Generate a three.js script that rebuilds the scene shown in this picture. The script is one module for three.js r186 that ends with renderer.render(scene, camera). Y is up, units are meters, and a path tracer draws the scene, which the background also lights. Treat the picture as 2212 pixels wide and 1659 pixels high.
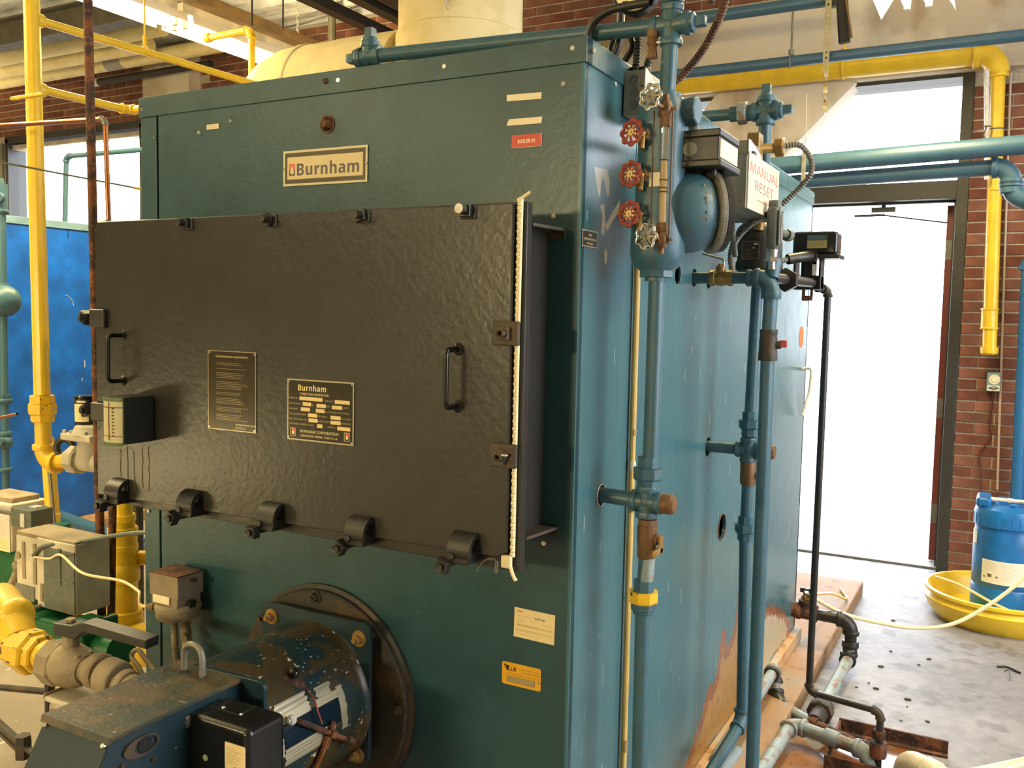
import * as THREE from 'three';
import { RoundedBoxGeometry } from 'three/addons/geometries/RoundedBoxGeometry.js';
import { mergeGeometries, toCreasedNormals } from 'three/addons/utils/BufferGeometryUtils.js';
import { RectAreaLightUniformsLib } from 'three/addons/lights/RectAreaLightUniformsLib.js';

// ---------------------------------------------------------------- camera, sky, light, exposure
const scene = new THREE.Scene();
const camera = new THREE.PerspectiveCamera(45.85, 2212 / 1659, 0.05, 200);
camera.rotation.order = 'YXZ';
camera.position.set(0.7632, 1.35, 1.6797);
camera.rotation.set(-0.0742, 0.4976, 0.0207);
const renderer = new THREE.WebGLRenderer({ antialias: true });
renderer.toneMapping = THREE.LinearToneMapping;
renderer.toneMappingExposure = 1.5;
renderer.shadowMap.enabled = true;
RectAreaLightUniformsLib.init();
const SKY = new THREE.Color().setRGB(7.2, 7.9, 9.0);
scene.background = SKY; scene.backgroundIntensity = 1;
const LAMP_COLOR = new THREE.Color().setRGB(1, 0.80, 0.40);
const LAMP_POWER = 80;          // radiance of the fluorescent fittings
// fluorescent fittings: [x, y, z of centre, length, label]
const FITTINGS = [
  [-3.83, 3.1, -2.96, 1.2, 'far twin-tube fluorescent strip over the aisle left of the boiler'],
  [-3.83, 3.1, -1.72, 1.2, 'nearer twin-tube fluorescent strip at the top left, cut by the picture edge'],
  [0.33, 2.8, -2.3, 1.2, 'white-winged fluorescent fixture above the door piping at the top right'],
  [-3.83, 3.1, -0.4, 1.2, 'twin-tube fluorescent strip overhead left of the viewer, first one outside the picture'],
  [-3.83, 3.1, 0.9, 1.2, 'twin-tube fluorescent strip overhead left of the viewer, above the far boiler front'],
  [-3.4, 2.9, 3.7, 1.2, 'twin-tube fluorescent strip overhead behind the viewer, last of the left row'],
  [-8.6, 3.0, -2.85, 1.2, 'twin-tube fluorescent strip in the far left corner, outside the picture'],
  [2.3, 2.9, -0.6, 1.2, 'twin-tube fluorescent strip to the right of the boiler, outside the picture'],
  [-6.9, 3.1, -1.1, 1.2, 'twin-tube fluorescent strip over the far side of the far blue boiler'],
];

// ---------------------------------------------------------------- helpers
const V = (x, y, z) => new THREE.Vector3(x, y, z);
let seed = 7;
const rnd = () => { seed = (seed * 1664525 + 1013904223) >>> 0; return seed / 4294967296; };
const rr = (a, b) => a + (b - a) * rnd();
const UP = V(0, 1, 0);
const names = {};
function numbered(n) { const k = names[n] = (names[n] ?? -1) + 1; return k ? n + '_' + String(k).padStart(3, '0') : n; }
function thing(name, label, category, group) {
  const o = new THREE.Group(); o.name = numbered(name); scene.add(o);
  o.userData = { label, category }; if (group) o.userData.group = group;
  return o;
}
function struct(name, label) { const o = new THREE.Group(); o.name = name; o.userData = { kind: 'structure' }; if (label) o.userData.label = label; scene.add(o); return o; }
function plain(g) {          // same attributes everywhere, so that anything merges
  const h = g.index ? g.toNonIndexed() : g;
  const keep = new THREE.BufferGeometry();
  keep.setAttribute('position', h.attributes.position); keep.setAttribute('normal', h.attributes.normal);
  if (h.attributes.uv) keep.setAttribute('uv', h.attributes.uv);
  return keep;
}
function boxUV(g) {          // uv in metres, from the side each face is turned to
  const p = g.attributes.position, n = p.count, uv = new Float32Array(n * 2), a = V(), b = V(), c = V();
  for (let i = 0; i < n; i += 3) {
    a.fromBufferAttribute(p, i); b.fromBufferAttribute(p, i + 1); c.fromBufferAttribute(p, i + 2);
    const nn = b.clone().sub(a).cross(c.clone().sub(a)), x = Math.abs(nn.x), y = Math.abs(nn.y), z = Math.abs(nn.z);
    [a, b, c].forEach((q, k) => {
      const [u, v] = x >= y && x >= z ? [q.z, q.y] : y >= z ? [q.x, q.z] : [q.x, q.y];
      uv[(i + k) * 2] = u; uv[(i + k) * 2 + 1] = v;
    });
  }
  g.setAttribute('uv', new THREE.BufferAttribute(uv, 2));
  return g;
}
function geo(list, keepUV) {
  const gs = (Array.isArray(list) ? list.flat(4) : [list]).map(plain);
  const g = gs.length > 1 ? mergeGeometries(gs.map((q) => { if (!q.attributes.uv) boxUV(q); return q; })) : gs[0];
  return keepUV ? g : boxUV(g);
}
function part(parent, name, list, mat, label, keepUV) {
  const m = new THREE.Mesh(geo(list, keepUV), mat);
  m.name = parent === scene ? numbered(name) : name; m.castShadow = m.receiveShadow = true;
  if (label) m.userData.label = label;
  parent.add(m); return m;
}
const solo = (name, list, mat, label, category, group) => { const m = part(scene, name, list, mat); m.userData = { label, category }; if (group) m.userData.group = group; return m; };
const box = (cx, cy, cz, w, h, d, r = 0) => (r ? new RoundedBoxGeometry(w, h, d, 2, r) : new THREE.BoxGeometry(w, h, d)).translate(cx, cy, cz);
const span = (x0, x1, y0, y1, z0, z1, r = 0) => box((x0 + x1) / 2, (y0 + y1) / 2, (z0 + z1) / 2, Math.abs(x1 - x0), Math.abs(y1 - y0), Math.abs(z1 - z0), r);
function place(g, at, dir) { return g.applyQuaternion(new THREE.Quaternion().setFromUnitVectors(UP, dir.clone().normalize())).translate(at.x, at.y, at.z); }
// a turned profile [[r, t] ...] along dir from a; seg 6 or 8 gives hexagons and octagons
function rev(a, dir, prof, seg = 20, turn = 0) {
  const g = new THREE.LatheGeometry(prof.map(([r, t]) => new THREE.Vector2(Math.max(r, 1e-5), t)), seg);
  if (turn) g.rotateY(turn);
  return place(toCreasedNormals(g, seg < 10 ? 0.4 : 0.6), a, dir);
}
const cyl = (a, b, r, seg = 20) => { const d = b.clone().sub(a); return rev(a, d, [[0, 0], [r, 0], [r, d.length()], [0, d.length()]], seg); };
const ring = (a, dir, r, t0, t1, seg = 20) => rev(a, dir, [[0, t0], [r * .94, t0], [r, t0 + Math.min(.004, (t1 - t0) / 3)], [r, t1 - Math.min(.004, (t1 - t0) / 3)], [r * .94, t1], [0, t1]], seg);
const hex = (a, dir, r, h, seg = 6, turn = 0) => rev(a, dir, [[0, 0], [r, 0], [r, h * .85], [r * .9, h], [0, h]], seg, turn);
const bolt = (a, dir, r, h) => [rev(a, dir, [[0, 0], [r * 1.7, 0], [r * 1.7, h * .15], [0, h * .15]], 16), hex(a.clone().addScaledVector(dir.clone().normalize(), h * .15), dir, r * 1.15, h * .5), cyl(a, a.clone().addScaledVector(dir.clone().normalize(), h), r * .55, 10)];
const tube = (pts, r, seg = 40, rs = 10) => new THREE.TubeGeometry(new THREE.CatmullRomCurve3(pts, false, 'catmullrom', .5), seg, r, rs, false);
// a path of straight pieces with rounded corners
function bent(pts, bend) {
  const path = new THREE.CurvePath(); let from = pts[0];
  for (let i = 1; i < pts.length - 1; i++) {
    const p = pts[i], d0 = p.clone().sub(pts[i - 1]).normalize(), d1 = pts[i + 1].clone().sub(p).normalize();
    const a = p.clone().addScaledVector(d0, -bend), b = p.clone().addScaledVector(d1, bend);
    path.add(new THREE.LineCurve3(from, a)); path.add(new THREE.QuadraticBezierCurve3(a, p, b)); from = b;
  }
  path.add(new THREE.LineCurve3(from, pts[pts.length - 1]));
  return path;
}
const bentTube = (pts, r, bend, seg = 60, rs = 12) => new THREE.TubeGeometry(bent(pts, bend), seg, r, rs, false);
// armoured flexible conduit: a ribbed hose along a curve
function flex(pts, r, pitch = .008, curve) {
  curve = curve || new THREE.CatmullRomCurve3(pts, false, 'catmullrom', .5);
  const len = curve.getLength(), n = Math.max(8, Math.round(len / pitch) * 4), fr = curve.computeFrenetFrames(n, false), RS = 10;
  const pos = [], idx = [], q = V();
  for (let i = 0; i <= n; i++) {
    const c = curve.getPointAt(i / n), rad = r * [1, 1, .8, .8][i % 4];
    for (let j = 0; j <= RS; j++) { const t = j / RS * 2 * Math.PI; q.copy(c).addScaledVector(fr.normals[i], Math.cos(t) * rad).addScaledVector(fr.binormals[i], Math.sin(t) * rad); pos.push(q.x, q.y, q.z); }
  }
  for (let i = 0; i < n; i++) for (let j = 0; j < RS; j++) { const a = i * (RS + 1) + j, b = a + RS + 1; idx.push(a, a + 1, b, b, a + 1, b + 1); }
  const g = new THREE.BufferGeometry(); g.setAttribute('position', new THREE.Float32BufferAttribute(pos, 3)); g.setIndex(idx);
  return toCreasedNormals(g.toNonIndexed(), .5);
}
// screwed pipework: straight pipes and elbow fittings along corner points
function elbowGeo(p, d0, d1, r) {        // d0 into the corner, d1 out of it
  const R = r * 1.9, a = p.clone().addScaledVector(d0, -R), b = p.clone().addScaledVector(d1, R);
  const g = new THREE.TubeGeometry(new THREE.QuadraticBezierCurve3(a, p.clone().addScaledVector(d0, -R * .16).addScaledVector(d1, R * .16), b), 10, r * 1.22, 16, false);
  return [g, ring(a.clone().addScaledVector(d0, -r * .5), d0, r * 1.42, 0, r * .75), ring(b.clone().addScaledVector(d1, -r * .25), d1, r * 1.42, 0, r * .75)];
}
function pipes(parent, pts, r, mat, fitMat = mat, o = {}) {
  const n = pts.length;
  for (let i = 0; i < n - 1; i++) {
    const d = pts[i + 1].clone().sub(pts[i]).normalize();
    part(parent, o.name || 'pipe', cyl(pts[i].clone().addScaledVector(d, i ? r * 1.5 : 0), pts[i + 1].clone().addScaledVector(d, i < n - 2 ? -r * 1.5 : 0), r, o.seg || 20), mat);
    if (i < n - 2) part(parent, 'elbow', elbowGeo(pts[i + 1], d, pts[i + 2].clone().sub(pts[i + 1]).normalize(), r), fitMat);
  }
}
function union(parent, at, dir, r, mat, nutMat = mat) {   // a three-piece pipe union, its nut in the middle
  const d = dir.clone().normalize(), p = (t) => at.clone().addScaledVector(d, t);
  part(parent, 'union_end', hex(p(-r * 2.2), d, r * 1.38, r * 1.6, 8), mat); part(parent, 'union_end', hex(p(r * .7), d, r * 1.42, r * 1.5, 8), mat);
  part(parent, 'union_nut', [hex(p(-r * .75), d, r * 1.95, r * 1.5, 8)], nutMat);
}
function cross(parent, at, dirs, r, mat, L = 2.1, name = 'cross_fitting') {     // tee or cross: an arm in each direction
  part(parent, name, [new THREE.SphereGeometry(r * 1.3, 16, 12).translate(at.x, at.y, at.z), dirs.map((d) => [cyl(at, at.clone().addScaledVector(d, r * L), r * 1.22), ring(at.clone().addScaledVector(d, r * (L - .75)), d, r * 1.45, 0, r * .8)])], mat);
}
function plug(parent, at, dir, r, mat) { part(parent, 'plug', [rev(at, dir, [[0, 0], [r, 0], [r, r * .4], [r * .6, r * .6], [0, r * .6]]), hex(at.clone().addScaledVector(dir, r * .5), dir, r * .68, r * 1.1, 4, .78)], mat); }
const X = V(1, 0, 0), Y = V(0, 1, 0), Z = V(0, 0, 1), NX = V(-1, 0, 0), NY = V(0, -1, 0), NZ = V(0, 0, -1);
function wheel(parent, at, dir, R, mat, hubMat, lobes = 8, wire = .1) {      // valve hand wheel with a scalloped rim
  const d = dir.clone().normalize(), q = new THREE.Quaternion().setFromUnitVectors(Z, d), pts = [];
  for (let i = 0; i < lobes * 6; i++) { const t = i / (lobes * 6) * 2 * Math.PI, ra = R * (1 + .1 * Math.cos(lobes * t)); pts.push(V(Math.cos(t) * ra, Math.sin(t) * ra, 0)); }
  const rim = new THREE.TubeGeometry(new THREE.CatmullRomCurve3(pts, true), lobes * 8, R * wire, 8, true), sp = [];
  for (let i = 0; i < lobes; i++) { const t = i / lobes * 2 * Math.PI; sp.push(cyl(V(Math.cos(t) * R * .3, Math.sin(t) * R * .3, R * .08), V(Math.cos(t) * R, Math.sin(t) * R, 0), R * wire * .9, 6)); }
  const w = part(parent, 'hand_wheel', [rim, sp, rev(V(0, 0, -R * .25), Z, [[0, 0], [R * .26, 0], [R * .3, R * .3], [0, R * .3]], 14)].flat().map((g) => plain(g).applyQuaternion(q).translate(at.x, at.y, at.z)), mat);
  part(w, 'hub_disc', [rev(V(0, 0, R * .05), Z, [[0, 0], [R * .56, 0], [R * .56, R * .06], [R * .46, R * .09], [R * .12, R * .09], [R * .1, R * .2], [0, R * .2]], 18)].map((g) => plain(g).applyQuaternion(q).translate(at.x, at.y, at.z)), hubMat);
  return w;
}

// ---------------------------------------------------------------- computed surfaces
function lattice(n, s) { const a = new Float32Array(n * n); let t = s >>> 0; for (let i = 0; i < a.length; i++) { t = (t * 1664525 + 1013904223) >>> 0; a[i] = t / 4294967296; } return a; }
const LAT = [3, 11, 29, 57].map((s) => lattice(64, s));
function vnoise(u, v, per, l = 0) {       // smooth noise that repeats after one unit; per cells a side (at most 64)
  const a = LAT[l], x = u * per, y = v * per, x0 = Math.floor(x), y0 = Math.floor(y), fx = x - x0, fy = y - y0, sx = fx * fx * (3 - 2 * fx), sy = fy * fy * (3 - 2 * fy);
  const g = (i, j) => a[(((j % per) + per) % per) * 64 + (((i % per) + per) % per)];
  return (g(x0, y0) * (1 - sx) + g(x0 + 1, y0) * sx) * (1 - sy) + (g(x0, y0 + 1) * (1 - sx) + g(x0 + 1, y0 + 1) * sx) * sy;
}
const fbm = (u, v, per, l = 0) => vnoise(u, v, per, l) * .5 + vnoise(u, v, Math.min(64, per * 2), (l + 1) % 4) * .28 + vnoise(u, v, Math.min(64, per * 4), (l + 2) % 4) * .15 + vnoise(u, v, 64, (l + 3) % 4) * .07;
function tex(size, metres, fn, srgb = true) {
  const d = new Uint8Array(size * size * 4);
  for (let y = 0, o = 0; y < size; y++) for (let x = 0; x < size; x++, o += 4) { const c = fn(x / size, y / size); for (let k = 0; k < 3; k++) d[o + k] = Math.max(0, Math.min(255, (c.length ? c[k] : c) * 255)); d[o + 3] = 255; }
  const t = new THREE.DataTexture(d, size, size); t.wrapS = t.wrapT = THREE.RepeatWrapping; t.magFilter = THREE.LinearFilter; t.minFilter = THREE.LinearMipmapLinearFilter; t.generateMipmaps = true;
  t.repeat.set(1 / metres, 1 / metres); if (srgb) t.colorSpace = THREE.SRGBColorSpace; t.needsUpdate = true;
  return t;
}
const again = (t, m) => { const c = t.clone(); c.repeat.set(1 / m, 1 / m); c.needsUpdate = true; return c; };
const mixc = (a, b, t) => a.map((x, i) => x + (b[i] - x) * t);
const sm = (a, b, x) => { const t = Math.max(0, Math.min(1, (x - a) / (b - a))); return t * t * (3 - 2 * t); };
const T = {};
T.grain = tex(256, .22, (u, v) => .86 + .2 * (fbm(u, v, 16) - .5) + .08 * (vnoise(u, v, 64, 2) - .5));
T.soft = tex(256, .5, (u, v) => .93 + .1 * (fbm(u, v, 8) - .5));
T.blotch = tex(256, .6, (u, v) => { const n = fbm(u, v, 6); return .84 + .38 * (n - .5); });
T.dust = tex(512, .5, (u, v) => { const n = vnoise(u, v, 64, 1) > .93 ? vnoise(u, v, 64, 3) * .5 : 0; return .8 + .16 * (fbm(u, v, 8) - .5) + n * .3; });
T.streak = tex(256, .5, (u, v) => .87 + .14 * (vnoise(u, v * .06, 64, 1) - .5) + .14 * (vnoise(u, v * .12, 32, 2) - .5) + .12 * (fbm(u, v, 8) - .5));
T.rough = tex(256, .4, (u, v) => { const g = .62 + .6 * (fbm(u, v, 10, 1) - .5); return [g, g, g]; }, false);
T.bump = tex(256, .25, (u, v) => fbm(u, v, 24, 2), false);
T.rust = tex(256, .4, (u, v) => { const n = fbm(u, v, 8, 1), m = vnoise(u, v, 48, 2); return mixc(mixc([.20, .13, .10], [.42, .24, .14], sm(.35, .65, n)), [.55, .36, .2], sm(.62, .8, m) * .5); });
T.rustyBlack = tex(256, .45, (u, v) => { const n = fbm(u, v, 7, 2); return mixc([.19, .18, .155], [.28, .22, .15], sm(.56, .68, n)); });
T.pipeBlue = tex(256, .35, (u, v) => { const n = fbm(u, v, 9, 3), m = vnoise(u, v, 40, 1); return mixc(mixc([.20, .345, .415], [.25, .395, .455], n), [.33, .34, .30], sm(.74, .86, m) * .5); });
T.grayPipe = tex(256, .3, (u, v) => { const n = fbm(u, v, 6, 2), m = fbm(u, v, 12, 3); return mixc(mixc([.47, .53, .55], [.6, .64, .64], m), [.5, .38, .29], sm(.6, .72, n) * .8); });
T.yellowWorn = tex(256, .3, (u, v) => { const n = fbm(u, v, 16, 2), m = vnoise(u, v, 24, 1); return mixc(mixc([.93, .76, .16], [.86, .68, .14], n), [.33, .24, .12], sm(.86, .93, m)); });
T.concrete = tex(512, 1.6, (u, v) => { const n = fbm(u, v, 5, 1), m = fbm(u, v, 14, 2), s = vnoise(u, v, 60, 3); return mixc(mixc([.64, .63, .64], [.56, .55, .56], sm(.36, .66, n)), [.40, .37, .36], sm(.64, .76, m) * .45).map((c) => c + .07 * (s - .5)); });
T.floorLeft = tex(512, 1.3, (u, v) => { const n = fbm(u, v, 8, 3), s = vnoise(u * 1, v, 64, 0), t = vnoise(u, v, 40, 2); return mixc(mixc([.52, .48, .43], [.62, .58, .52], n), [.9, .87, .8], sm(.88, .95, s) * sm(.5, .7, t)); });
T.pad = tex(512, 1.2, (u, v) => { const n = fbm(u, v, 5, 2), m = fbm(u, v, 18, 1); return mixc(mixc([.68, .63, .57], [.72, .58, .42], sm(.36, .6, n)), [.56, .38, .22], sm(.6, .76, m) * .55); });
T.plaster = tex(512, 2.4, (u, v) => { const n = fbm(u, v, 6, 1), m = fbm(u, v * .3, 10, 3); return mixc([.80, .76, .68], [.60, .52, .42], sm(.55, .75, n) * .5 + sm(.6, .72, m) * .35); });
T.insul = tex(256, .7, (u, v) => { const n = fbm(u, v, 7, 2); return mixc([.87, .80, .60], [.83, .76, .55], sm(.5, .75, n)); });
T.insulBump = tex(256, .5, (u, v) => fbm(u, v, 9, 1), false);
T.brushed = tex(256, .3, (u, v) => { const g = .45 + .35 * vnoise(u, v * .05, 64, 1); return [g, g, g]; }, false);
T.brass = tex(256, .2, (u, v) => mixc([.72, .59, .36], [.55, .43, .25], fbm(u, v, 10, 2)));
T.bronze = tex(256, .2, (u, v) => mixc([.52, .39, .25], [.40, .29, .18], fbm(u, v, 10, 3)));
T.lid = tex(512, .55, (u, v) => { const n = fbm(u, v, 6, 1), m = fbm(u, v, 20, 2), s = vnoise(u, v, 64, 3); return mixc(mixc([.17, .20, .17], [.30, .26, .17], sm(.42, .6, n)), [.40, .25, .13], sm(.6, .7, m) * .5).map((c) => c + (s > .94 ? .35 : 0)); });
T.barrel = tex(512, .4, (u, v) => { const n = fbm(u, v, 7, 2), s = vnoise(u, v, 64, 1), t = vnoise(u, v, 10, 3); return mixc([.12, .19, .2], [.27, .22, .14], sm(.45, .6, n)).map((c) => c + (s > .9 && t > .55 ? .5 : 0)); });
const std = (o) => new THREE.MeshStandardMaterial({ roughness: .5, ...o });
const paint = (hex_, rough = .45, map = T.grain, extra = {}) => std({ color: hex_, roughness: rough, map, bumpMap: T.bump, bumpScale: .0004, ...extra });
const M = {
  tealFront: paint(0x305c66, .36, T.dust), tealSide: null,
  pipeBlue: std({ map: T.pipeBlue, roughness: .42, bumpMap: T.bump, bumpScale: .0006 }),
  pipeBright: paint(0x3a5d72, .4, T.soft), pipeDeep: paint(0x2f7fc0, .4),
  boilerBlue: paint(0x0f66d6, .38, T.blotch),
  black: std({ map: T.dust, color: 0x3a3835, roughness: .31, bumpMap: T.bump, bumpScale: .0005 }),
  blackMetal: std({ color: 0x2a2826, roughness: .42, map: T.grain }), blackGloss: std({ color: 0x1b1b1c, roughness: .22, map: T.grain }),
  rust: std({ map: T.rust, roughness: .8, bumpMap: T.bump, bumpScale: .001 }), rustyBlack: std({ map: T.rustyBlack, roughness: .6, bumpMap: T.bump, bumpScale: .0008 }),
  yellow: paint(0xf3c82e, .34, T.soft), yellowWorn: std({ map: T.yellowWorn, roughness: .38 }),
  cream: paint(0xdcd2bd, .55, T.blotch), insul: std({ map: T.insul, roughness: .82, bumpMap: T.insulBump, bumpScale: .004 }),
  white: paint(0xe9e6df, .45), paper: std({ color: 0xece0bf, roughness: .8 }), rope: std({ color: 0xe8d9b0, roughness: .95 }),
  steel: std({ color: 0xb9b6b0, metalness: .85, roughness: .35, roughnessMap: T.rough }), chrome: std({ color: 0xd0ccc2, metalness: 1, roughness: .12 }),
  dull: std({ color: 0x8d8a80, metalness: .35, roughness: .5, map: T.grain }), grayBox: std({ color: 0x8a8a80, metalness: .2, roughness: .5, map: T.streak }),
  brass: std({ map: T.brass, metalness: .55, roughness: .42 }), bronze: std({ map: T.bronze, metalness: .35, roughness: .55 }), copper: std({ color: 0xb4764c, metalness: .8, roughness: .35, map: T.grain }),
  dustyIron: std({ color: 0xa8977a, map: T.blotch, roughness: .75, bumpMap: T.bump, bumpScale: .0015 }),
  hub: std({ color: 0xcdb884, roughness: .4, metalness: .2 }), rod: std({ color: 0x5e4c3e, roughness: .5, metalness: .3 }), red: std({ color: 0xa84a34, roughness: .4, map: T.grain }), green: paint(0x0f6a3c, .35, T.blotch), greenGray: std({ color: 0x6d7469, roughness: .45, map: T.grain }),
  alTape: std({ color: 0xcfc4a8, metalness: .7, roughness: .36, bumpMap: T.insulBump, bumpScale: .002 }),
  grayPipe: std({ map: T.grayPipe, roughness: .55, bumpMap: T.bump, bumpScale: .0008 }),
  concrete: std({ map: T.concrete, color: 0xd4d4d6, roughness: .62, bumpMap: T.bump, bumpScale: .001 }), pad: std({ map: T.pad, color: 0xcfcac2, roughness: .72, bumpMap: T.bump, bumpScale: .0015 }),
  plaster: std({ map: T.plaster, roughness: .85, bumpMap: T.bump, bumpScale: .001 }),
  deck: paint(0xe8e8e6, .6, T.blotch), beam: std({ color: 0x6a6250, roughness: .7, map: T.blotch }), beamDark: std({ color: 0x2b2622, roughness: .6, map: T.grain }),
  mortar: std({ color: 0xc9bba4, roughness: .9, map: T.grain }),
  frame: std({ color: 0x3c3a33, roughness: .5, map: T.grain }), doorRed: std({ color: 0x8a4436, roughness: .5, map: T.grain }),
  drum: paint(0x1f78c8, .32, T.blotch), hose: std({ color: 0xe0cfa4, roughness: .45 }), strap: std({ color: 0xb8a878, roughness: .5, map: T.blotch }), pvc: paint(0xe8dcc4, .4, T.blotch),
  lid: std({ map: T.lid, roughness: .5, bumpMap: T.bump, bumpScale: .001 }), barrel: std({ map: T.barrel, roughness: .34 }), burnerBlue: paint(0x1f3d49, .36, T.dust),
  glass: new THREE.MeshPhysicalMaterial({ color: 0xffffff, transmission: 1, roughness: 0, thickness: 0, ior: 1.5 }),
  gaugeGlass: new THREE.MeshPhysicalMaterial({ color: 0xf4ead6, transmission: .85, roughness: .06, thickness: .01, ior: 1.45 }),
  tubeGlow: std({ color: 0xffffff, emissive: LAMP_COLOR.clone(), emissiveIntensity: 22, roughness: .4 }),
  reflector: std({ color: 0xf4f1ea, roughness: .4 }),
};
const BR = [0x8d5440, 0x966049, 0x824a38, 0x8a5946, 0x9d6650].map((c) => std({ color: c, roughness: .85, map: T.blotch, bumpMap: T.bump, bumpScale: .0012 }));
// a flat print: a canvas drawn by fn, on a thin plate
function print(parent, name, at, w, h, fn, o = {}) {
  const res = o.res || 1600, c = document.createElement('canvas'); c.width = Math.round(w * res); c.height = Math.round(h * res);
  const x = c.getContext('2d'); fn(x, c.width, c.height);
  const t = new THREE.CanvasTexture(c); t.colorSpace = THREE.SRGBColorSpace; t.magFilter = THREE.LinearFilter;
  const g = new THREE.BoxGeometry(w, h, o.t || .0015); if (o.rz) g.rotateZ(o.rz); if (o.side) g.rotateY(Math.PI / 2); if (o.rx) g.rotateX(o.rx); if (o.ry) g.rotateY(o.ry); g.translate(...at);
  return part(parent, name, g, std({ map: t, roughness: o.rough ?? .45, metalness: o.metal || 0 }), o.label, true);
}
const lines = (x, col, x0, x1, y0, dy, n, wob = .3, th = 2) => { x.fillStyle = col; for (let i = 0; i < n; i++) { let q = x0; const end = x1 - (x1 - x0) * wob * rnd(); while (q < end) { const l = rr(6, 22); x.fillRect(q, y0 + i * dy, Math.min(l, end - q), th); q += l + 4; } } };

// ---------------------------------------------------------------- the room
const FL = -.136, ZW = -4.3, TOP = 3.72, XL = -10.5, XR = 4, ZF = 6.5;
const floor = struct('floor');
part(floor, 'slab', span(-1.3, XR, FL - .2, FL, ZW - .3, ZF), M.concrete);
part(floor, 'slab_left', span(XL, -1.3, FL - .2, FL, ZW - .3, ZF), std({ map: T.floorLeft, roughness: .5, bumpMap: T.bump, bumpScale: .001 }));
const outside = struct('ground_outside'); part(outside, 'paving', span(-30, 30, FL - .25, FL - .03, -40, ZW - .3), std({ color: 0xb9b4a8, roughness: .9, map: T.blotch }));
// back wall: mortar bed with openings, bricks laid on it one by one
const OPEN = [[-8.64, -6.5, 1.0, 3.127], [-.62, .52, FL, 2.2], [-1.35, .52, 2.15, 2.81], [1.45, 3.1, 2.2, 2.81]];   // window, door, transom, second transom
const wallBack = struct('wall_back');
{
  const bed = [], z0 = ZW - .3, z1 = ZW - .008, seg = (a, b, c, d) => bed.push(span(a, b, c, d, z0, z1));
  seg(XL, -8.64, FL, TOP); seg(-8.64, -6.5, FL, 1.0); seg(-8.64, -6.5, 3.127, TOP); seg(-6.5, -1.35, FL, TOP);
  seg(-1.35, -.62, FL, 2.15); seg(-1.35, .52, 2.81, TOP); seg(.52, 1.45, FL, TOP); seg(1.45, 3.1, FL, 2.2); seg(1.45, 3.1, 2.81, TOP); seg(3.1, XR, FL, TOP);
  part(wallBack, 'mortar', bed, M.mortar);
  const variants = BR.map(() => null), L = .1955, H = .0552, D = .04;
  const shape = [1, .48].map((k) => geo(new RoundedBoxGeometry(L * k, H, D, 1, .003)));
  const rest = [];
  let shown = 0;
  for (let j = 0; j < 59; j++) {
    const y = FL + .035 + j * .0652;
    for (let i = 0; i < 71; i++) {
      let x = XL + .05 + i * .205 + (j % 2 ? .1025 : 0), k = 0;
      if (y > 2.74 && x > -1.85 && y < 3.4) continue;                                   // behind the concrete beam
      if (x > -6.4 && x < -5.72) continue;                                              // behind the column
      const cut = OPEN.find(([a, b, c, d]) => x + .09 > a && x - .09 < b && y + .03 > c && y - .03 < d);
      if (cut) { const [a, b] = cut; const xr = b + .052; if (x > b - .02 && x - .1 < b) { x = xr; k = 1; } else if (x < a + .02 && x + .1 > a) { x = a - .052; k = 1; } else continue; }
      const inView = (x > .5 && x < .95 && y < 2.82) || (y > 3.13 && ((x > -8.5 && x < -6.4) || (x > -5.75 && x < -5.2))) || (y > 3.35 && x > -4.75 && x < -3.9) || (y > 3.4 && x > -2.3 && x < -1.7);
      const m = BR[Math.floor(rnd() * 5)], jit = (rnd() - .5) * .003;
      if (inView && shown < 300) { const b = new THREE.Mesh(shape[k], m); b.name = 'brick'; b.position.set(x, y, ZW - .019 + jit); b.castShadow = b.receiveShadow = true; wallBack.add(b); shown++; }
      else if (k === 0) rest.push([x, y, ZW - .019 + jit]);
    }
  }
  const im = new THREE.InstancedMesh(shape[0], BR[1], rest.length), mt = new THREE.Matrix4();
  rest.forEach((p, i) => { im.setMatrixAt(i, mt.makeTranslation(...p)); im.setColorAt(i, new THREE.Color().setScalar(rr(.8, 1.15))); });
  im.name = 'bricks'; im.userData.kind = 'stuff'; im.castShadow = im.receiveShadow = true; wallBack.add(im);
  part(wallBack, 'concrete_column', span(-6.36, -5.76, FL, TOP, ZW - .02, ZW + .12), M.plaster);
  part(wallBack, 'concrete_beam', span(-1.75, XR, 2.812, 3.33, ZW - .02, ZW + .07, .01), M.plaster);
  // sloping concrete brace that crosses the glazing above the door
  const s = new THREE.Shape(); [[-.97, 2.815], [-.2, 2.815], [-.135, 2.8], [-.16, 2.775], [-.53, 2.41], [-.86, 2.08], [-1.34, 1.6], [-1.55, 1.6], [-1.55, 2.12], [-1.2, 2.53]].forEach(([x, y], i) => i ? s.lineTo(x, y) : s.moveTo(x, y));
  part(wallBack, 'concrete_brace', new THREE.ExtrudeGeometry(s, { depth: .16, bevelEnabled: true, bevelSize: .01, bevelThickness: .01, bevelSegments: 2 }).translate(0, 0, ZW - .09), M.plaster);
}
part(struct('wall_left'), 'plaster', span(XL - .2, XL, FL, TOP, ZW - .3, ZF), M.plaster);
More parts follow.
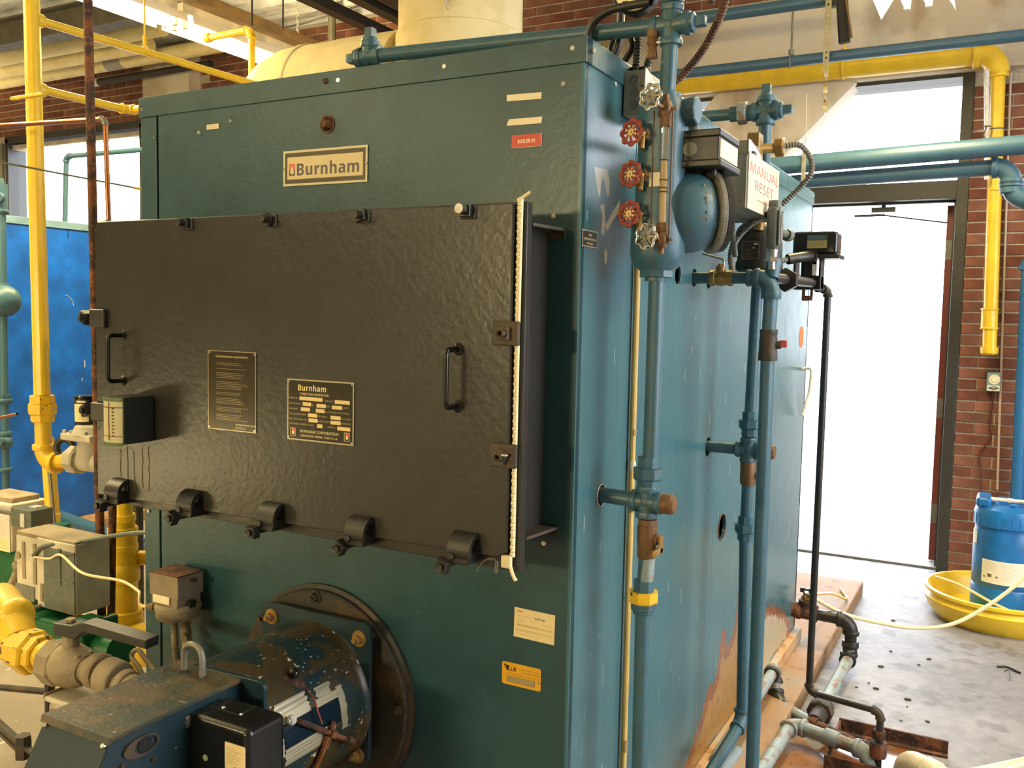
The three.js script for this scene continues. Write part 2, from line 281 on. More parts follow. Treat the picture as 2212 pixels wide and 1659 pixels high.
{
  const r = struct('wall_right'); part(r, 'plaster', [span(XR, XR + .2, FL, .9, ZW - .3, ZF), span(XR, XR + .2, 2.8, TOP, ZW - .3, ZF), span(XR, XR + .2, .9, 2.8, ZW - .3, -2.8), span(XR, XR + .2, .9, 2.8, .6, ZF)], M.plaster);
  const w = struct('window_4'); part(w, 'frame', [span(XR, XR + .08, .9, .96, -2.8, .6), span(XR, XR + .08, 2.74, 2.8, -2.8, .6), ...[-2.8, -1.67, -.53, .54].map((z) => span(XR, XR + .08, .9, 2.8, z, z + .06))], M.frame);
  part(w, 'pane', span(XR + .03, XR + .035, .95, 2.75, -2.77, .57), M.glass);
}
part(struct('wall_front'), 'plaster', span(XL, XR, FL, TOP, ZF, ZF + .2), M.plaster);
// roof deck: white ribbed sheet, ribs running across the picture
{
  const c = struct('ceiling'), s = new THREE.Shape(); let z = ZW - .3; s.moveTo(z, .2); s.lineTo(z, 0);
  for (; z < ZF + .1; z += .24) { s.lineTo(z + .10, 0); s.lineTo(z + .135, .07); s.lineTo(z + .205, .07); s.lineTo(z + .24, 0); }
  s.lineTo(z, .2);
  const g = new THREE.ExtrudeGeometry(s, { depth: XR - XL + .4, bevelEnabled: false }); g.rotateY(-Math.PI / 2); g.translate(XR + .2, TOP, 0);
  part(c, 'roof_deck', g, M.deck);
  const j1 = solo('steel_joist', [span(XL, -4.3, 3.5, 3.515, -3.17, -3.03), span(XL, -4.3, 3.515, 3.70, -3.11, -3.09), span(XL, -4.3, 3.70, 3.715, -3.17, -3.03)], M.beam, 'drab steel joist under the white roof deck at the upper left', 'joist');
  solo('steel_joist', [span(-3.06, -2.98, 3.2, 3.26, -4.28, .5)], M.beamDark, 'thin black steel bar running back over the flue toward the brick wall', 'bar');
  solo('steel_joist', [span(-2.78, -2.7, 3.2, 3.32, -4.28, .5)], M.beamDark, 'dark steel bar closest to the left side of the cream flue', 'bar');
  solo('steel_joist', [span(-2.66, -2.56, 3.22, 3.36, -4.28, .5)], M.beamDark, 'dark steel bar passing just behind the top of the flue', 'bar');
  solo('steel_strut', [cyl(V(-3.9, 3.72, -3.9), V(-3.9, 3.2, -3.9), .03, 8)], M.beam, 'short grey hanger stub between the dark bars above the breeching', 'hanger');
}
// door frame with transom, door leaf standing open outside
{
  const d = struct('door_1');
  part(d, 'frame', [span(.458, .52, FL, 2.812, ZW - .2, ZW + .02, .004), span(-.66, -.60, FL, 2.16, ZW - .2, ZW + .02, .004), span(-.62, .46, 2.095, 2.2, ZW - .2, ZW + .02, .004), span(-1.35, -.62, 2.15, 2.2, ZW - .2, ZW + .02), span(-1.35, .46, 2.79, 2.815, ZW - .2, ZW + .02), span(.444, .458, FL, 2.095, ZW - .12, ZW - .07), span(-.62, .46, 2.083, 2.095, ZW - .12, ZW - .07)], M.frame);
  part(d, 'threshold', span(-.6, .46, FL, FL + .015, ZW - .2, ZW - .04, .004), M.dull);
  const leaf = part(d, 'door_leaf', span(.402, .447, FL + .02, 2.08, ZW - 1.2, ZW - .2, .003), M.doorRed);
  for (const y of [.12, .78, 1.75]) part(leaf, 'hinge', [span(.405, .45, y, y + .12, ZW - .202, ZW - .196), cyl(V(.452, y, ZW - .195), V(.452, y + .12, ZW - .195), .007, 10)], M.dull);
  part(d, 'closer_arm', [span(-.02, .12, 2.04, 2.07, ZW - .13, ZW - .08, .005), cyl(V(.05, 2.055, ZW - .1), V(.05, 2.09, ZW - .1), .012), span(-.12, .06, 2.015, 2.03, ZW - .11, ZW - .09, .003), cyl(V(.06, 2.02, ZW - .1), V(.43, 1.98, ZW - .3), .005, 8)], M.frame);
  const w2 = struct('window_2'); part(w2, 'pane', span(-1.35, .458, 2.2, 2.79, ZW - .11, ZW - .105), M.glass);
  const w3 = struct('window_3'); part(w3, 'frame', [span(1.45, 3.1, 2.2, 2.24, ZW - .2, ZW), span(1.45, 3.1, 2.77, 2.81, ZW - .2, ZW), span(1.45, 1.5, 2.2, 2.81, ZW - .2, ZW), span(3.05, 3.1, 2.2, 2.81, ZW - .2, ZW)], M.frame); part(w3, 'pane', span(1.5, 3.05, 2.24, 2.77, ZW - .11, ZW - .105), M.glass);
  const w1 = struct('window_1'); part(w1, 'frame', [span(-8.64, -6.5, 3.06, 3.127, ZW - .2, ZW), span(-8.64, -6.5, 1.0, 1.05, ZW - .2, ZW), span(-8.64, -8.59, 1, 3.1, ZW - .2, ZW), span(-6.56, -6.5, 1, 3.1, ZW - .2, ZW)], M.frame);
  part(w1, 'top_rail', span(-8.62, -6.52, 3.0, 3.05, ZW - .16, ZW - .05, .01), M.cream); part(w1, 'pane', span(-8.6, -6.55, 1.05, 3.06, ZW - .12, ZW - .115), M.glass);
  part(w1, 'side_panel', span(-9.1, -8.66, 1.6, 3.06, ZW - .02, ZW + .02), M.dull);
}
// concrete plinth under the boilers
part(struct('boiler_plinth', 'low rust-stained concrete plinth under the boiler'), 'concrete', [span(-1.5, .142, FL, -.06, -3.55, .12, .008)], M.pad);
part(struct('boiler_plinth_far', 'low concrete plinth under the far blue boiler'), 'concrete', [span(-6.2, -4.5, FL, -.06, -3.2, .4, .008)], M.pad);

// lights outside the picture that face the boiler: a dim work light low in the left aisle, which the black door mirrors softly, and a panel on the wall behind the viewer
function facingLight(name, label, q, n, u, len, high, power, glow, legs) {
  const f = thing(name, label, 'light'); n.normalize(); u.normalize();
  const up = new THREE.Vector3().crossVectors(n, u).normalize(), L = (t, s = 0, y = 0) => q.clone().addScaledVector(u, t).addScaledVector(n, s).addScaledVector(up, y);
  const back = new THREE.BoxGeometry(len + .1, high + .07, .03); back.applyMatrix4(new THREE.Matrix4().makeBasis(u, up, n)).translate(...L(0, -.045).toArray());
  part(f, 'reflector', back, M.reflector);
  const mat = std({ color: 0xffffff, emissive: LAMP_COLOR.clone(), emissiveIntensity: glow, roughness: .4 }), m = Math.round(high / .08);
  for (let k = 0; k < m; k++) part(f, 'tube', cyl(L(-len / 2, 0, (k - (m - 1) / 2) * .075), L(len / 2, 0, (k - (m - 1) / 2) * .075), .018, 12), mat);
  if (legs) for (const t of [-.4, .4]) { part(f, 'stand_leg', cyl(L(t, -.06), L(t, -.25).setY(FL), .015, 8), M.blackMetal); part(f, 'stand_leg', cyl(L(t, -.06), L(t, .12).setY(FL), .015, 8), M.blackMetal); }
  else part(f, 'wall_bracket', cyl(L(0, -.05), L(0, -.14), .05, 12), M.cream);
  const lamp = new THREE.RectAreaLight(LAMP_COLOR, power, len, high); lamp.position.copy(L(0, .03)); lamp.lookAt(L(0, 2)); f.add(lamp);
}
facingLight('work_light', 'dim fluorescent work light on a low stand in the left aisle, outside the picture', V(-3.6, .44, 2.35), V(1, .1, -.62), V(.527, 0, .85), 1.1, .16, 13, 5, true);
facingLight('wall_light', 'four-tube fluorescent wall light behind the viewer', V(-1.8, 1.9, 6.36), V(0, 0, -1), V(1, 0, 0), 1.2, .30, 100, 20, false);
// ---------------------------------------------------------------- fluorescent fittings, each with its own light
FITTINGS.forEach(([x, y, z, len, label], i) => {
  const right = i === 2, w = right ? .155 : .14;
  const f = thing('fluorescent_light', label, 'light');
  const s = new THREE.Shape(); (right ? [[-w, -.05], [-w * .62, .05], [-.05, .075], [.05, .075], [w * .62, .05], [w, -.05], [w * .7, .06], [.05, .09], [-.05, .09], [-w * .7, .06]] : [[-w, -.012], [-w * .92, .03], [-.05, .05], [.05, .05], [w * .92, .03], [w, -.012], [w, -.004], [w * .93, .04], [.05, .062], [-.05, .062], [-w * .93, .04], [-w, -.004]]).forEach(([a, b], k) => k ? s.lineTo(a, b) : s.moveTo(a, b));
  part(f, 'reflector', new THREE.ExtrudeGeometry(s, { depth: len, bevelEnabled: false }).translate(x, y, z - len / 2), M.reflector);
  part(f, 'housing', span(x - .05, x + .05, y + .062, y + .13, z - len / 2, z + len / 2, .005), M.cream);
  for (const dx of [-.045, .045]) {
    part(f, 'tube', rev(V(x + dx, y, z - len / 2 + .03), Z, [[0, 0], [.016, 0], [.016, .02], [.019, .025], [.019, len - .085], [.016, len - .08], [.016, len - .06], [0, len - .06]], 14), M.tubeGlow);
    for (const e of [-1, 1]) part(f, 'socket', span(x + dx - .014, x + dx + .014, y - .025, y + .05, z + e * (len / 2 - .018) - .012, z + e * (len / 2 - .018) + .012, .003), M.cream);
  }
  for (const e of [-.8, .8]) {        // hanging chain
    const links = []; for (let k = 0; k < Math.floor((TOP - y - .14) / .03); k++) links.push(new THREE.TorusGeometry(.009, .0022, 5, 8).scale(1, 1.6, 1).rotateY(k % 2 ? Math.PI / 2 : 0).translate(x, y + .14 + k * .03, z + e * len / 2));
    part(f, 'chain', links, M.dull);
  }
  const lamp = new THREE.RectAreaLight(LAMP_COLOR, LAMP_POWER, .13, len - .1);
  lamp.position.set(x, y - .03, z); lamp.lookAt(x, y - 2, z); f.add(lamp);
  const over = new THREE.RectAreaLight(LAMP_COLOR, LAMP_POWER * .9, .10, len - .1);    // light let out through the slots in the top of the reflector
  over.position.set(x, y + .14, z); over.lookAt(x, y + 2, z); f.add(over);
});

// ---------------------------------------------------------------- the boiler
const boiler = thing('boiler', 'large teal sheet-metal boiler with a black bolted front door and a red number label', 'boiler');
{
  const W = 1.289, H = 1.907, L = 2.41;
  part(boiler, 'core', span(-W + .03, -.03, .0, H - .03, -L + .03, -.03), std({ color: 0x1a1512, roughness: .9 }));
  // front sheets
  part(boiler, 'front_panel', span(-1.222, 0, 0, H - .05, -.022, 0, .003), M.tealFront);
  part(boiler, 'corner_strip', span(-W, -1.229, 0, H - .05, -.022, -.001, .003), M.tealFront);
  part(boiler, 'cap_strip', [span(-W - .004, .004, H - .052, H, -.03, .003, .002)], M.tealFront);
  part(boiler, 'top_sheet', [span(-W, .0, H - .02, H, -L, -.03)], M.tealFront);
  part(boiler, 'left_panel', span(-W, -W + .02, 0, H - .02, -L, -.02), M.tealFront);
  part(boiler, 'rear_panel', span(-W, 0, 0, H - .02, -L, -L + .02), M.tealFront);
  // side sheets with their real holes; one painted canvas for scratches, torn tape and rust
  const cw = 2048, ch = 1600, c = document.createElement('canvas'); c.width = cw; c.height = ch; const x = c.getContext('2d');
  const U = (z) => -z / L * cw, W2 = (y) => (1 - y / H) * ch;
  x.fillStyle = '#3c6670'; x.fillRect(0, 0, cw, ch);
  for (let i = 0; i < 2600; i++) { const g = rnd(); x.fillStyle = g < .5 ? `rgba(38,74,84,${rr(.04, .16)})` : `rgba(92,122,124,${rr(.04, .15)})`; x.fillRect(rnd() * cw, rnd() * ch - 120, rr(1, 4), rr(60, 420)); }
  for (let i = 0; i < 160; i++) { x.fillStyle = `rgba(214,214,198,${rr(.25, .7)})`; x.fillRect(rnd() * cw, rnd() * ch, rr(1.5, 3), rr(4, 40)); }
  const poly = (col, pts) => { x.fillStyle = col; x.beginPath(); pts.forEach(([z, y], i) => i ? x.lineTo(U(z), W2(y)) : x.moveTo(U(z), W2(y))); x.closePath(); x.fill(); };
  for (const p of [[[-.06, 1.66], [-.075, 1.63], [-.085, 1.607], [-.094, 1.60], [-.098, 1.63], [-.105, 1.645], [-.118, 1.635], [-.133, 1.607], [-.141, 1.612], [-.145, 1.64], [-.13, 1.665]], [[-.095, 1.585], [-.11, 1.565], [-.103, 1.53], [-.12, 1.525], [-.13, 1.55], [-.17, 1.585], [-.205, 1.61], [-.2, 1.585], [-.16, 1.555], [-.135, 1.535], [-.125, 1.56], [-.118, 1.592]], [[-.125, 1.492], [-.135, 1.500], [-.142, 1.485], [-.138, 1.465], [-.128, 1.47]], [[-.155, 1.885], [-.165, 1.888], [-.172, 1.86], [-.168, 1.845], [-.158, 1.848]]]) poly('#cfc8a6', p);
  poly('#d8d4bc', [[-1.008, 1.61], [-1.014, 1.58], [-1.017, 1.55], [-1.022, 1.55], [-1.018, 1.585], [-1.012, 1.612]]);
  x.fillStyle = 'rgba(60,60,50,.8)'; for (let i = 0; i < 10; i++) x.fillRect(U(-.085 - rnd() * .012), W2(1.77 - i * .004), 5, 2);
  // rust creeping up from the bottom edge, with ragged dark rims
  const rag = (pts, rim, fill) => {
    const q = []; for (let i = 0; i < pts.length - 1; i++) for (let k = 0; k < 10; k++) { const t = k / 10; q.push([pts[i][0] + (pts[i + 1][0] - pts[i][0]) * t + rr(-.006, .006), pts[i][1] + (pts[i + 1][1] - pts[i][1]) * t + rr(-.012, .012)]); }
    poly(fill, q); x.strokeStyle = rim; x.lineWidth = 26; x.lineJoin = 'round'; x.beginPath(); q.slice(0, -9).forEach(([z, y], i) => i ? x.lineTo(U(z), W2(y)) : x.moveTo(U(z), W2(y))); x.stroke();
    for (let i = 0; i < 700; i++) { const [z, y] = q[Math.floor(rnd() * (q.length - 10))]; x.fillStyle = rnd() < .5 ? rim : 'rgba(170,120,70,.7)'; x.globalAlpha = rr(.2, .8); x.fillRect(U(z + rr(-.03, .03)), W2(y + rr(-.05, .04)), rr(1, 4), rr(4, 22)); x.globalAlpha = 1; }
  };
  rag([[-.80, 0], [-.863, .035], [-.94, .085], [-1.029, .14], [-1.06, .19], [-1.10, .17], [-1.16, .2], [-1.19, .28], [-1.215, .33], [-1.24, .25], [-1.30, .25], [-1.37, .30], [-1.40, .42], [-1.43, .30], [-1.47, .12], [-1.50, 0], [-.80, 0]], '#7a4a36', '#94703f');
  rag([[-1.62, 0], [-1.66, .1], [-1.72, .2], [-1.84, .23], [-1.96, .2], [-2.08, .15], [-2.2, .1], [-2.29, .03], [-2.24, 0], [-1.62, 0]], '#80503a', '#a59a7e');
  for (let i = 0; i < 900; i++) { const z = rr(-1.5, -.8); x.fillStyle = `rgba(${90 + rnd() * 90 | 0},${60 + rnd() * 50 | 0},35,${rr(.2, .6)})`; x.fillRect(U(z), W2(rr(0, .02 + .2 * Math.max(0, (-z - .8) / .6))), 3, rr(6, 26)); }
  const st = new THREE.CanvasTexture(c); st.colorSpace = THREE.SRGBColorSpace; st.magFilter = THREE.LinearFilter;
  M.tealSide = std({ map: st, roughness: .27, metalness: 0, bumpMap: again(T.bump, .9), bumpScale: .0007 });
  const holes = [[-.142, .964, .024], [-.623, 1.467, .026], [-.765, 1.466, .026], [-.904, 1.466, .026], [-.957, .974, .03], [-1.139, .698, .042]];
  const sheet = (za, zb) => {
    const s = new THREE.Shape(); s.moveTo(-za, 0); s.lineTo(-zb, 0); s.lineTo(-zb, H - .05); s.lineTo(-za, H - .05); s.lineTo(-za, 0);
    for (const [z, y, r] of holes) if (z < za && z > zb) { const p = new THREE.Path(); p.absarc(-z, y, r, 0, Math.PI * 2, true); s.holes.push(p); }
    const g = new THREE.ExtrudeGeometry(s, { depth: .006, bevelEnabled: true, bevelSize: .0012, bevelThickness: .0012, bevelSegments: 1, curveSegments: 20 }); g.rotateY(Math.PI / 2);       // shape x runs along -z
    g.translate(-.0072, 0, 0); const p = g.attributes.position, uv = new Float32Array(p.count * 2);
    for (let i = 0; i < p.count; i++) { uv[i * 2] = -p.getZ(i) / L; uv[i * 2 + 1] = p.getY(i) / H; }
    g.setAttribute('uv', new THREE.BufferAttribute(uv, 2)); return g;
  };
  for (const [a, b] of [[-.001, -.292], [-.298, -1.036], [-1.04, -L]]) part(boiler, 'side_panel', sheet(a, b), M.tealSide, null, true);
  const capS = span(-.004, .004, H - .052, H, -L, 0, .002); part(boiler, 'side_cap_strip', capS, paint(0x3f6870, .28, T.streak));
  for (const [z, y, r] of holes.filter((h, i) => i === 0 || i === 5)) part(boiler, 'hole_rim', new THREE.TorusGeometry(r, .002, 6, 24).rotateY(Math.PI / 2).translate(.001, y, z), i5(r));
  function i5(r) { return r > .04 ? M.rust : M.steel; }
  part(boiler, 'skid', [span(-W + .01, .028, -.06, -.004, -L - .02, .0, .004)], std({ map: T.pad, roughness: .8 }));
  part(boiler, 'rusty_hole', [rev(V(-.0005, 1.289, -2.276), X, [[0, 0], [.045, 0], [.045, .0012], [0, .0012]], 24)], std({ color: 0xc86a3c, roughness: .8 }));
  part(boiler, 'white_hook', [bentTube([V(0, 1.15, -2.335), V(.04, 1.165, -2.335), V(.038, 1.06, -2.32), V(.016, .955, -2.29)], .008, .03, 40, 10)], M.white);
  // small screws of the jacket
  for (const [sx, sy] of [[-.045, 1.817], [-.027, 1.885], [-.33, 1.883], [-.62, 1.884], [-1.28, 1.877], [-1.235, 1.8], [-1.07, 1.8], [-.96, 1.82], [-.06, 1.555], [-.065, .878], [-1.27, .8]]) part(boiler, 'screw', rev(V(sx, sy, 0), Z, [[0, 0], [.006, 0], [.005, .003], [.0015, .004], [0, .004]], 12), M.steel);
  for (const [sz, sy] of [[-.03, 1.885], [-2.38, 1.885]]) part(boiler, 'screw', rev(V(.004, sy, sz), X, [[0, 0], [.006, 0], [.005, .003], [0, .004]], 12), M.steel);
  part(boiler, 'sight_plug', [rev(V(-.651, 1.787, 0), Z, [[0, 0], [.016, 0], [.014, .01], [.009, .016], [0, .018]], 16), rev(V(-.651, 1.787, 0), Z, [[.017, 0], [.021, 0], [.021, .003], [.017, .003]], 16)], M.rust, 'rusty plug above the name plate');
  part(boiler, 'sight_plug', rev(V(-.655, 1.885, 0), Z, [[0, 0], [.008, 0], [.006, .008], [0, .009]], 12), M.rust);
  // nameplate, tapes, cards on the front
  const np = print(boiler, 'name_plate', [-.659, 1.691, .002], .252, .083, (q, w, h) => {
    q.fillStyle = '#cfc4a4'; q.fillRect(0, 0, w, h); q.fillStyle = '#453a1e'; q.fillRect(w * .022, h * .065, w * .956, h * .87); q.fillStyle = '#d2c094'; q.fillRect(w * .05, h * .185, w * .9, h * .63);
    q.fillStyle = '#cf6a48'; q.fillRect(w * .072, h * .37, w * .074, h * .17); q.fillStyle = '#4c3d30'; q.fillRect(w * .072, h * .54, w * .074, h * .17); q.fillStyle = '#d2c094'; q.beginPath(); q.ellipse(w * .109, h * .59, w * .024, h * .085, 0, 0, 7); q.fill(); q.beginPath(); q.moveTo(w * .087, h * .57); q.lineTo(w * .109, h * .43); q.lineTo(w * .131, h * .57); q.fill();
    q.fillStyle = '#4e4a4c'; q.font = `bold ${h * .47 | 0}px sans-serif`; q.textBaseline = 'alphabetic'; const m = q.measureText('Burnham').width; q.save(); q.translate(w * .155, h * .71); q.scale(w * .765 / m, 1); q.fillText('Burnham', 0, 0); q.restore();
    q.beginPath(); q.strokeStyle = '#b3a374'; q.lineWidth = 2; q.arc(w * .93, h * .3, h * .03, 0, 7); q.stroke();
  }, { rough: .4, rz: -.006 });
  for (const s of [-.123, .123]) part(np, 'rivet', rev(V(-.659 + s, 1.691, .0028), Z, [[0, 0], [.003, 0], [.002, .0015], [0, .002]], 10), M.steel);
  const tape = (pts) => { const s = new THREE.Shape(); pts.forEach(([a, b], i) => i ? s.lineTo(a, b) : s.moveTo(a, b)); return new THREE.ExtrudeGeometry(s, { depth: .0008, bevelEnabled: false }); };
  part(boiler, 'tape_strip', tape([[-.175, 1.795], [-.095, 1.793], [-.094, 1.806], [-.175, 1.808]]), M.paper, 'upper cream tape strip');
  part(boiler, 'tape_strip', tape([[-.174, 1.745], [-.093, 1.744], [-.092, 1.757], [-.168, 1.758], [-.172, 1.752]]), M.paper, 'lower cream tape strip with a clipped corner');
  print(boiler, 'number_label', [-.126, 1.711, .001], .070, .026, (q, w, h) => { q.fillStyle = '#e8dcc8'; q.fillRect(0, 0, w, h); q.fillStyle = '#c23c22'; q.fillRect(0, 0, w * .985, h * .97); q.fillStyle = '#f0e0d0'; q.font = `bold ${h * .4 | 0}px sans-serif`; q.textAlign = 'center'; q.save(); q.translate(w * .5, h * .66); q.scale(.82, 1); q.fillText('BOILER #1', 0, 0); q.restore(); }, { res: 5000, label: 'red BOILER #1 label' });
  print(boiler, 'small_label', [-1.021, 1.811, .001], .042, .012, (q, w, h) => { q.fillStyle = '#d9cda8'; q.fillRect(0, 0, w, h); lines(q, '#8c8060', w * .06, w * .95, h * .25, h * .22, 3, .15, 3); }, { res: 4000 });
  print(boiler, 'record_card', [-.083, .698, .001], .096, .064, (q, w, h) => {
    q.fillStyle = '#e6d3a0'; q.fillRect(0, 0, w, h); q.fillStyle = '#d8452c'; q.font = `italic bold ${h * .11 | 0}px sans-serif`; q.fillText('CNA', w * .05, h * .15);
    q.fillStyle = '#3a2d14'; q.font = `bold ${h * .1 | 0}px sans-serif`; q.fillText('SC01768', w * .5, h * .29); lines(q, '#b59a62', w * .06, w * .46, h * .25, 8, 1, 0, 3); lines(q, '#b59a62', w * .08, w * .24, h * .36, h * .055, 3, .4, 3); lines(q, '#b59a62', w * .42, w * .52, h * .4, 8, 1, .2, 3); lines(q, '#b59a62', w * .7, w * .96, h * .42, 8, 1, .1, 3);
    q.fillStyle = '#d8c288'; q.fillRect(w * .04, h * .53, w * .9, h * .09); q.fillRect(w * .04, h * .7, w * .9, h * .09); lines(q, '#a58c54', w * .1, w * .6, h * .56, 8, 1, .1, 4); lines(q, '#b59a62', w * .06, w * .6, h * .87, 8, 1, .1, 3);
  }, { res: 3200, rz: -.02, label: 'cream record card' });
  const lic = print(boiler, 'licence_plate', [-.111, .583, .0015], .094, .049, (q, w, h) => {
    q.fillStyle = '#3d4f44'; q.fillRect(0, 0, w, h); q.fillStyle = '#e0a923'; q.beginPath(); q.roundRect(0, 0, w, h, h * .1); q.fill();
    q.fillStyle = '#2b1a10'; q.font = `bold ${h * .27 | 0}px sans-serif`; q.fillText('LLR', w * .14, h * .36); q.beginPath(); q.moveTo(w * .04, h * .1); q.lineTo(w * .2, h * .14); q.lineTo(w * .14, h * .4); q.closePath(); q.fill(); q.fillStyle = '#e0d0a0'; q.fillRect(w * .1, h * .14, 4, 12);
    q.fillStyle = '#7a5a1c'; q.font = `${h * .1 | 0}px sans-serif`; q.fillText('Department of Labor,', w * .5, h * .25); q.fillText('Licensing and Regulation', w * .5, h * .37); q.fillText('South Carolina Boiler Safety Program', w * .12, h * .52);
    q.fillStyle = '#6b5526'; q.fillRect(w * .13, h * .6, w * .72, h * .27); q.fillStyle = '#a3926a'; q.fillRect(w * .137, h * .61, w * .7, h * .245);
  }, { res: 3600, label: 'yellow inspection plate', rough: .35 });
  part(lic, 'rivet', rev(V(-.068, .577, .002), Z, [[0, 0], [.0035, 0], [.0025, .002], [0, .0025]], 10), M.steel);
  print(boiler, 'warning_plate', [.0005, 1.512, -.046], .078, .034, (q, w, h) => { q.fillStyle = '#b9ae90'; q.fillRect(0, 0, w, h); q.fillStyle = '#2a2317'; q.fillRect(w * .03, h * .06, w * .94, h * .88); lines(q, '#b9a67a', w * .4, w * .62, h * .2, 8, 1, 0, 16); lines(q, '#b9a67a', w * .12, w * .9, h * .46, 8, 1, 0, 16); lines(q, '#b9a67a', w * .32, w * .7, h * .72, 8, 1, 0, 16); }, { side: 1, res: 3600 });

  // smoke box behind the door
  const FX0 = -1.235, FX1 = -.072, FY0 = .905, FY1 = 1.525;
  part(boiler, 'smoke_box', [span(FX0, FX1, FY0, FY1, -.01, .145)], M.black);
  part(boiler, 'door_flange', [span(FX0 - .02, FX1 + .028, FY0 - .05, FY1 + .042, .125, .147, .002)], M.black);
  for (const [y, up] of [[.918, 1], [1.53, -1]]) {      // gusset irons either side
    const s = new THREE.Shape(); s.moveTo(FX1, 0); s.lineTo(-.033, 0); s.lineTo(-.045, .12); s.lineTo(FX1, .126); s.closePath();
    const g = new THREE.ExtrudeGeometry(s, { depth: .006, bevelEnabled: false }); g.rotateX(Math.PI / 2); g.translate(0, y, 0);
    part(boiler, 'gusset', [g, span(-.075, -.032, y - .022, y, 0, .006)], M.rustyBlack);
  }
  // the door: plate, rope seal, handles, clamps, plates
  const D0 = -1.252, D1 = -.064, E0 = .886, E1 = 1.560, ZD = .17;
  const door = part(boiler, 'front_door', (() => { const s = new THREE.Shape(); s.moveTo(D0, E0 - .008); s.lineTo(D1 - .02, E0); s.lineTo(D1, E0 + .01); s.lineTo(D1, E1); s.lineTo(D0 + .012, E1 + .002); s.lineTo(D0, E1 - .012); s.closePath(); return new THREE.ExtrudeGeometry(s, { depth: .014, bevelEnabled: true, bevelSize: .0015, bevelThickness: .0015, bevelSegments: 1 }).translate(0, 0, ZD - .0155); })(), M.black, 'black steel front door');
  // braided rope seal pinched between the door and its flange
  const ropePts = [V(-.053, 1.571, .156), V(-.0535, 1.3, .158), V(-.0545, 1.1, .157), V(-.055, .886, .156)], braid = [];
  for (let i = 0; i < 95; i++) { const y = 1.568 - i * .0072; braid.push(new THREE.SphereGeometry(.0062, 6, 5).scale(.85, .9, 1).translate(-.0555 + (i % 2 ? .0015 : 0), y, .158)); }
  part(door, 'rope_seal', [tube(ropePts, .0052, 40, 6), braid], M.rope);
  part(door, 'rope_end', [tube([V(-.056, 1.570, .158), V(-.048, 1.573, .16), V(-.03, 1.582, .163)], .0028, 12, 6), box(-.066, .876, .160, .022, .026, .01, .003), tube([V(-.058, .868, .16), V(-.05, .852, .163), V(-.043, .842, .163)], .0035, 12, 6), cyl(V(-.155, .893, .166), V(-.36, .893, .166), .0026, 6)], M.rope);
  part(door, 'wire_tie', [tube([V(-.085, .878, .17), V(-.095, .88, .172), V(-.11, .872, .176), V(-.125, .85, .174)], .0014, 14, 5), tube([V(-.084, .878, .17), V(-.083, .86, .174), V(-.08, .853, .174), V(-.079, .877, .172)], .0014, 14, 5)], M.dull);
  for (const hx of [-1.15, -.177]) part(door, 'handle', [bentTube([V(hx, 1.284, ZD), V(hx, 1.284, ZD + .045), V(hx, 1.172, ZD + .045), V(hx, 1.172, ZD)], .0055, .014, 40, 10), rev(V(hx, 1.284, ZD), Z, [[0, 0], [.013, 0], [.006, .007], [0, .007]], 12), rev(V(hx, 1.172, ZD), Z, [[0, 0], [.013, 0], [.006, .007], [0, .007]], 12)], M.blackGloss);
  // small black instrument box with a curved, green-rimmed card on its face
  const ib = part(door, 'instrument_box', span(-1.108, -1.043, 1.03, 1.142, ZD, ZD + .083, .004), std({ color: 0x23261f, roughness: .85, map: T.blotch }), 'black box with a curved green-rimmed card on its face');
  const arc = (r, h, y) => new THREE.CylinderGeometry(r, r, h, 18, 1, true, -.62, 1.24).translate(-1.0765, y, ZD + .083 - .045 + .004);
  part(ib, 'curved_card', [arc(.0575, .098, 1.084), arc(.0568, .098, 1.084)], std({ color: 0xb5ac86, roughness: .5 })); part(ib, 'card_rim', [arc(.058, .010, 1.137), arc(.058, .008, 1.031), span(-1.049, -1.044, 1.03, 1.14, ZD + .082, ZD + .087, .002)], std({ color: 0x4a6238, roughness: .5 }));
  part(ib, 'scale_lines', [arc(.0582, .002, 1.118), arc(.0582, .0015, 1.05), span(-1.078, -1.076, 1.04, 1.13, ZD + .0995, ZD + .1005), ...Array.from({ length: 9 }, (_, k) => span(-1.068, -1.062, 1.05 + k * .008, 1.053 + k * .008, ZD + .0985, ZD + .0995))], M.rust);
  // adhesive streaks below it: thin glue beads
  for (const [gx, g0, g1] of [[-1.165, .90, 1.0], [-1.14, .895, 1.01], [-1.115, .9, 1.0], [-1.085, .91, 1.01], [-1.062, .905, 1.015]]) { const pts = []; for (let i = 0; i < 7; i++) pts.push(V(gx + rr(-.002, .002), g0 + (g1 - g0) * i / 6, ZD)); part(door, 'glue_streak', tube(pts, .0016, 24, 5), std({ color: 0x6b5a30, roughness: .7 })); }
  print(door, 'instruction_plate', [-.783, 1.167, ZD + .0012], .150, .182, (q, w, h) => {
    q.fillStyle = '#bcae8a'; q.fillRect(0, 0, w, h); q.fillStyle = '#3a3223'; q.fillRect(w * .012, h * .009, w * .976, h * .982);
    lines(q, '#a89a78', w * .17, w * .83, h * .06, 8, 1, 0, 14);
    let y = h * .15; for (const n of [2, 1, 4, 5, 2, 4, 3, 4]) { lines(q, '#9c8f70', w * .18, w * .84, y, h * .021, n, .3, 4); y += h * (.021 * n + .03); }
    q.fillStyle = '#cfc4a4'; q.font = `bold ${h * .026 | 0}px sans-serif`; q.fillText('Burnham Hydronics Division', w * .58, h * .925); lines(q, '#a89a78', w * .58, w * .85, h * .945, h * .02, 2, .3, 4);
  }, { res: 3200, rough: .2, metal: .3 });
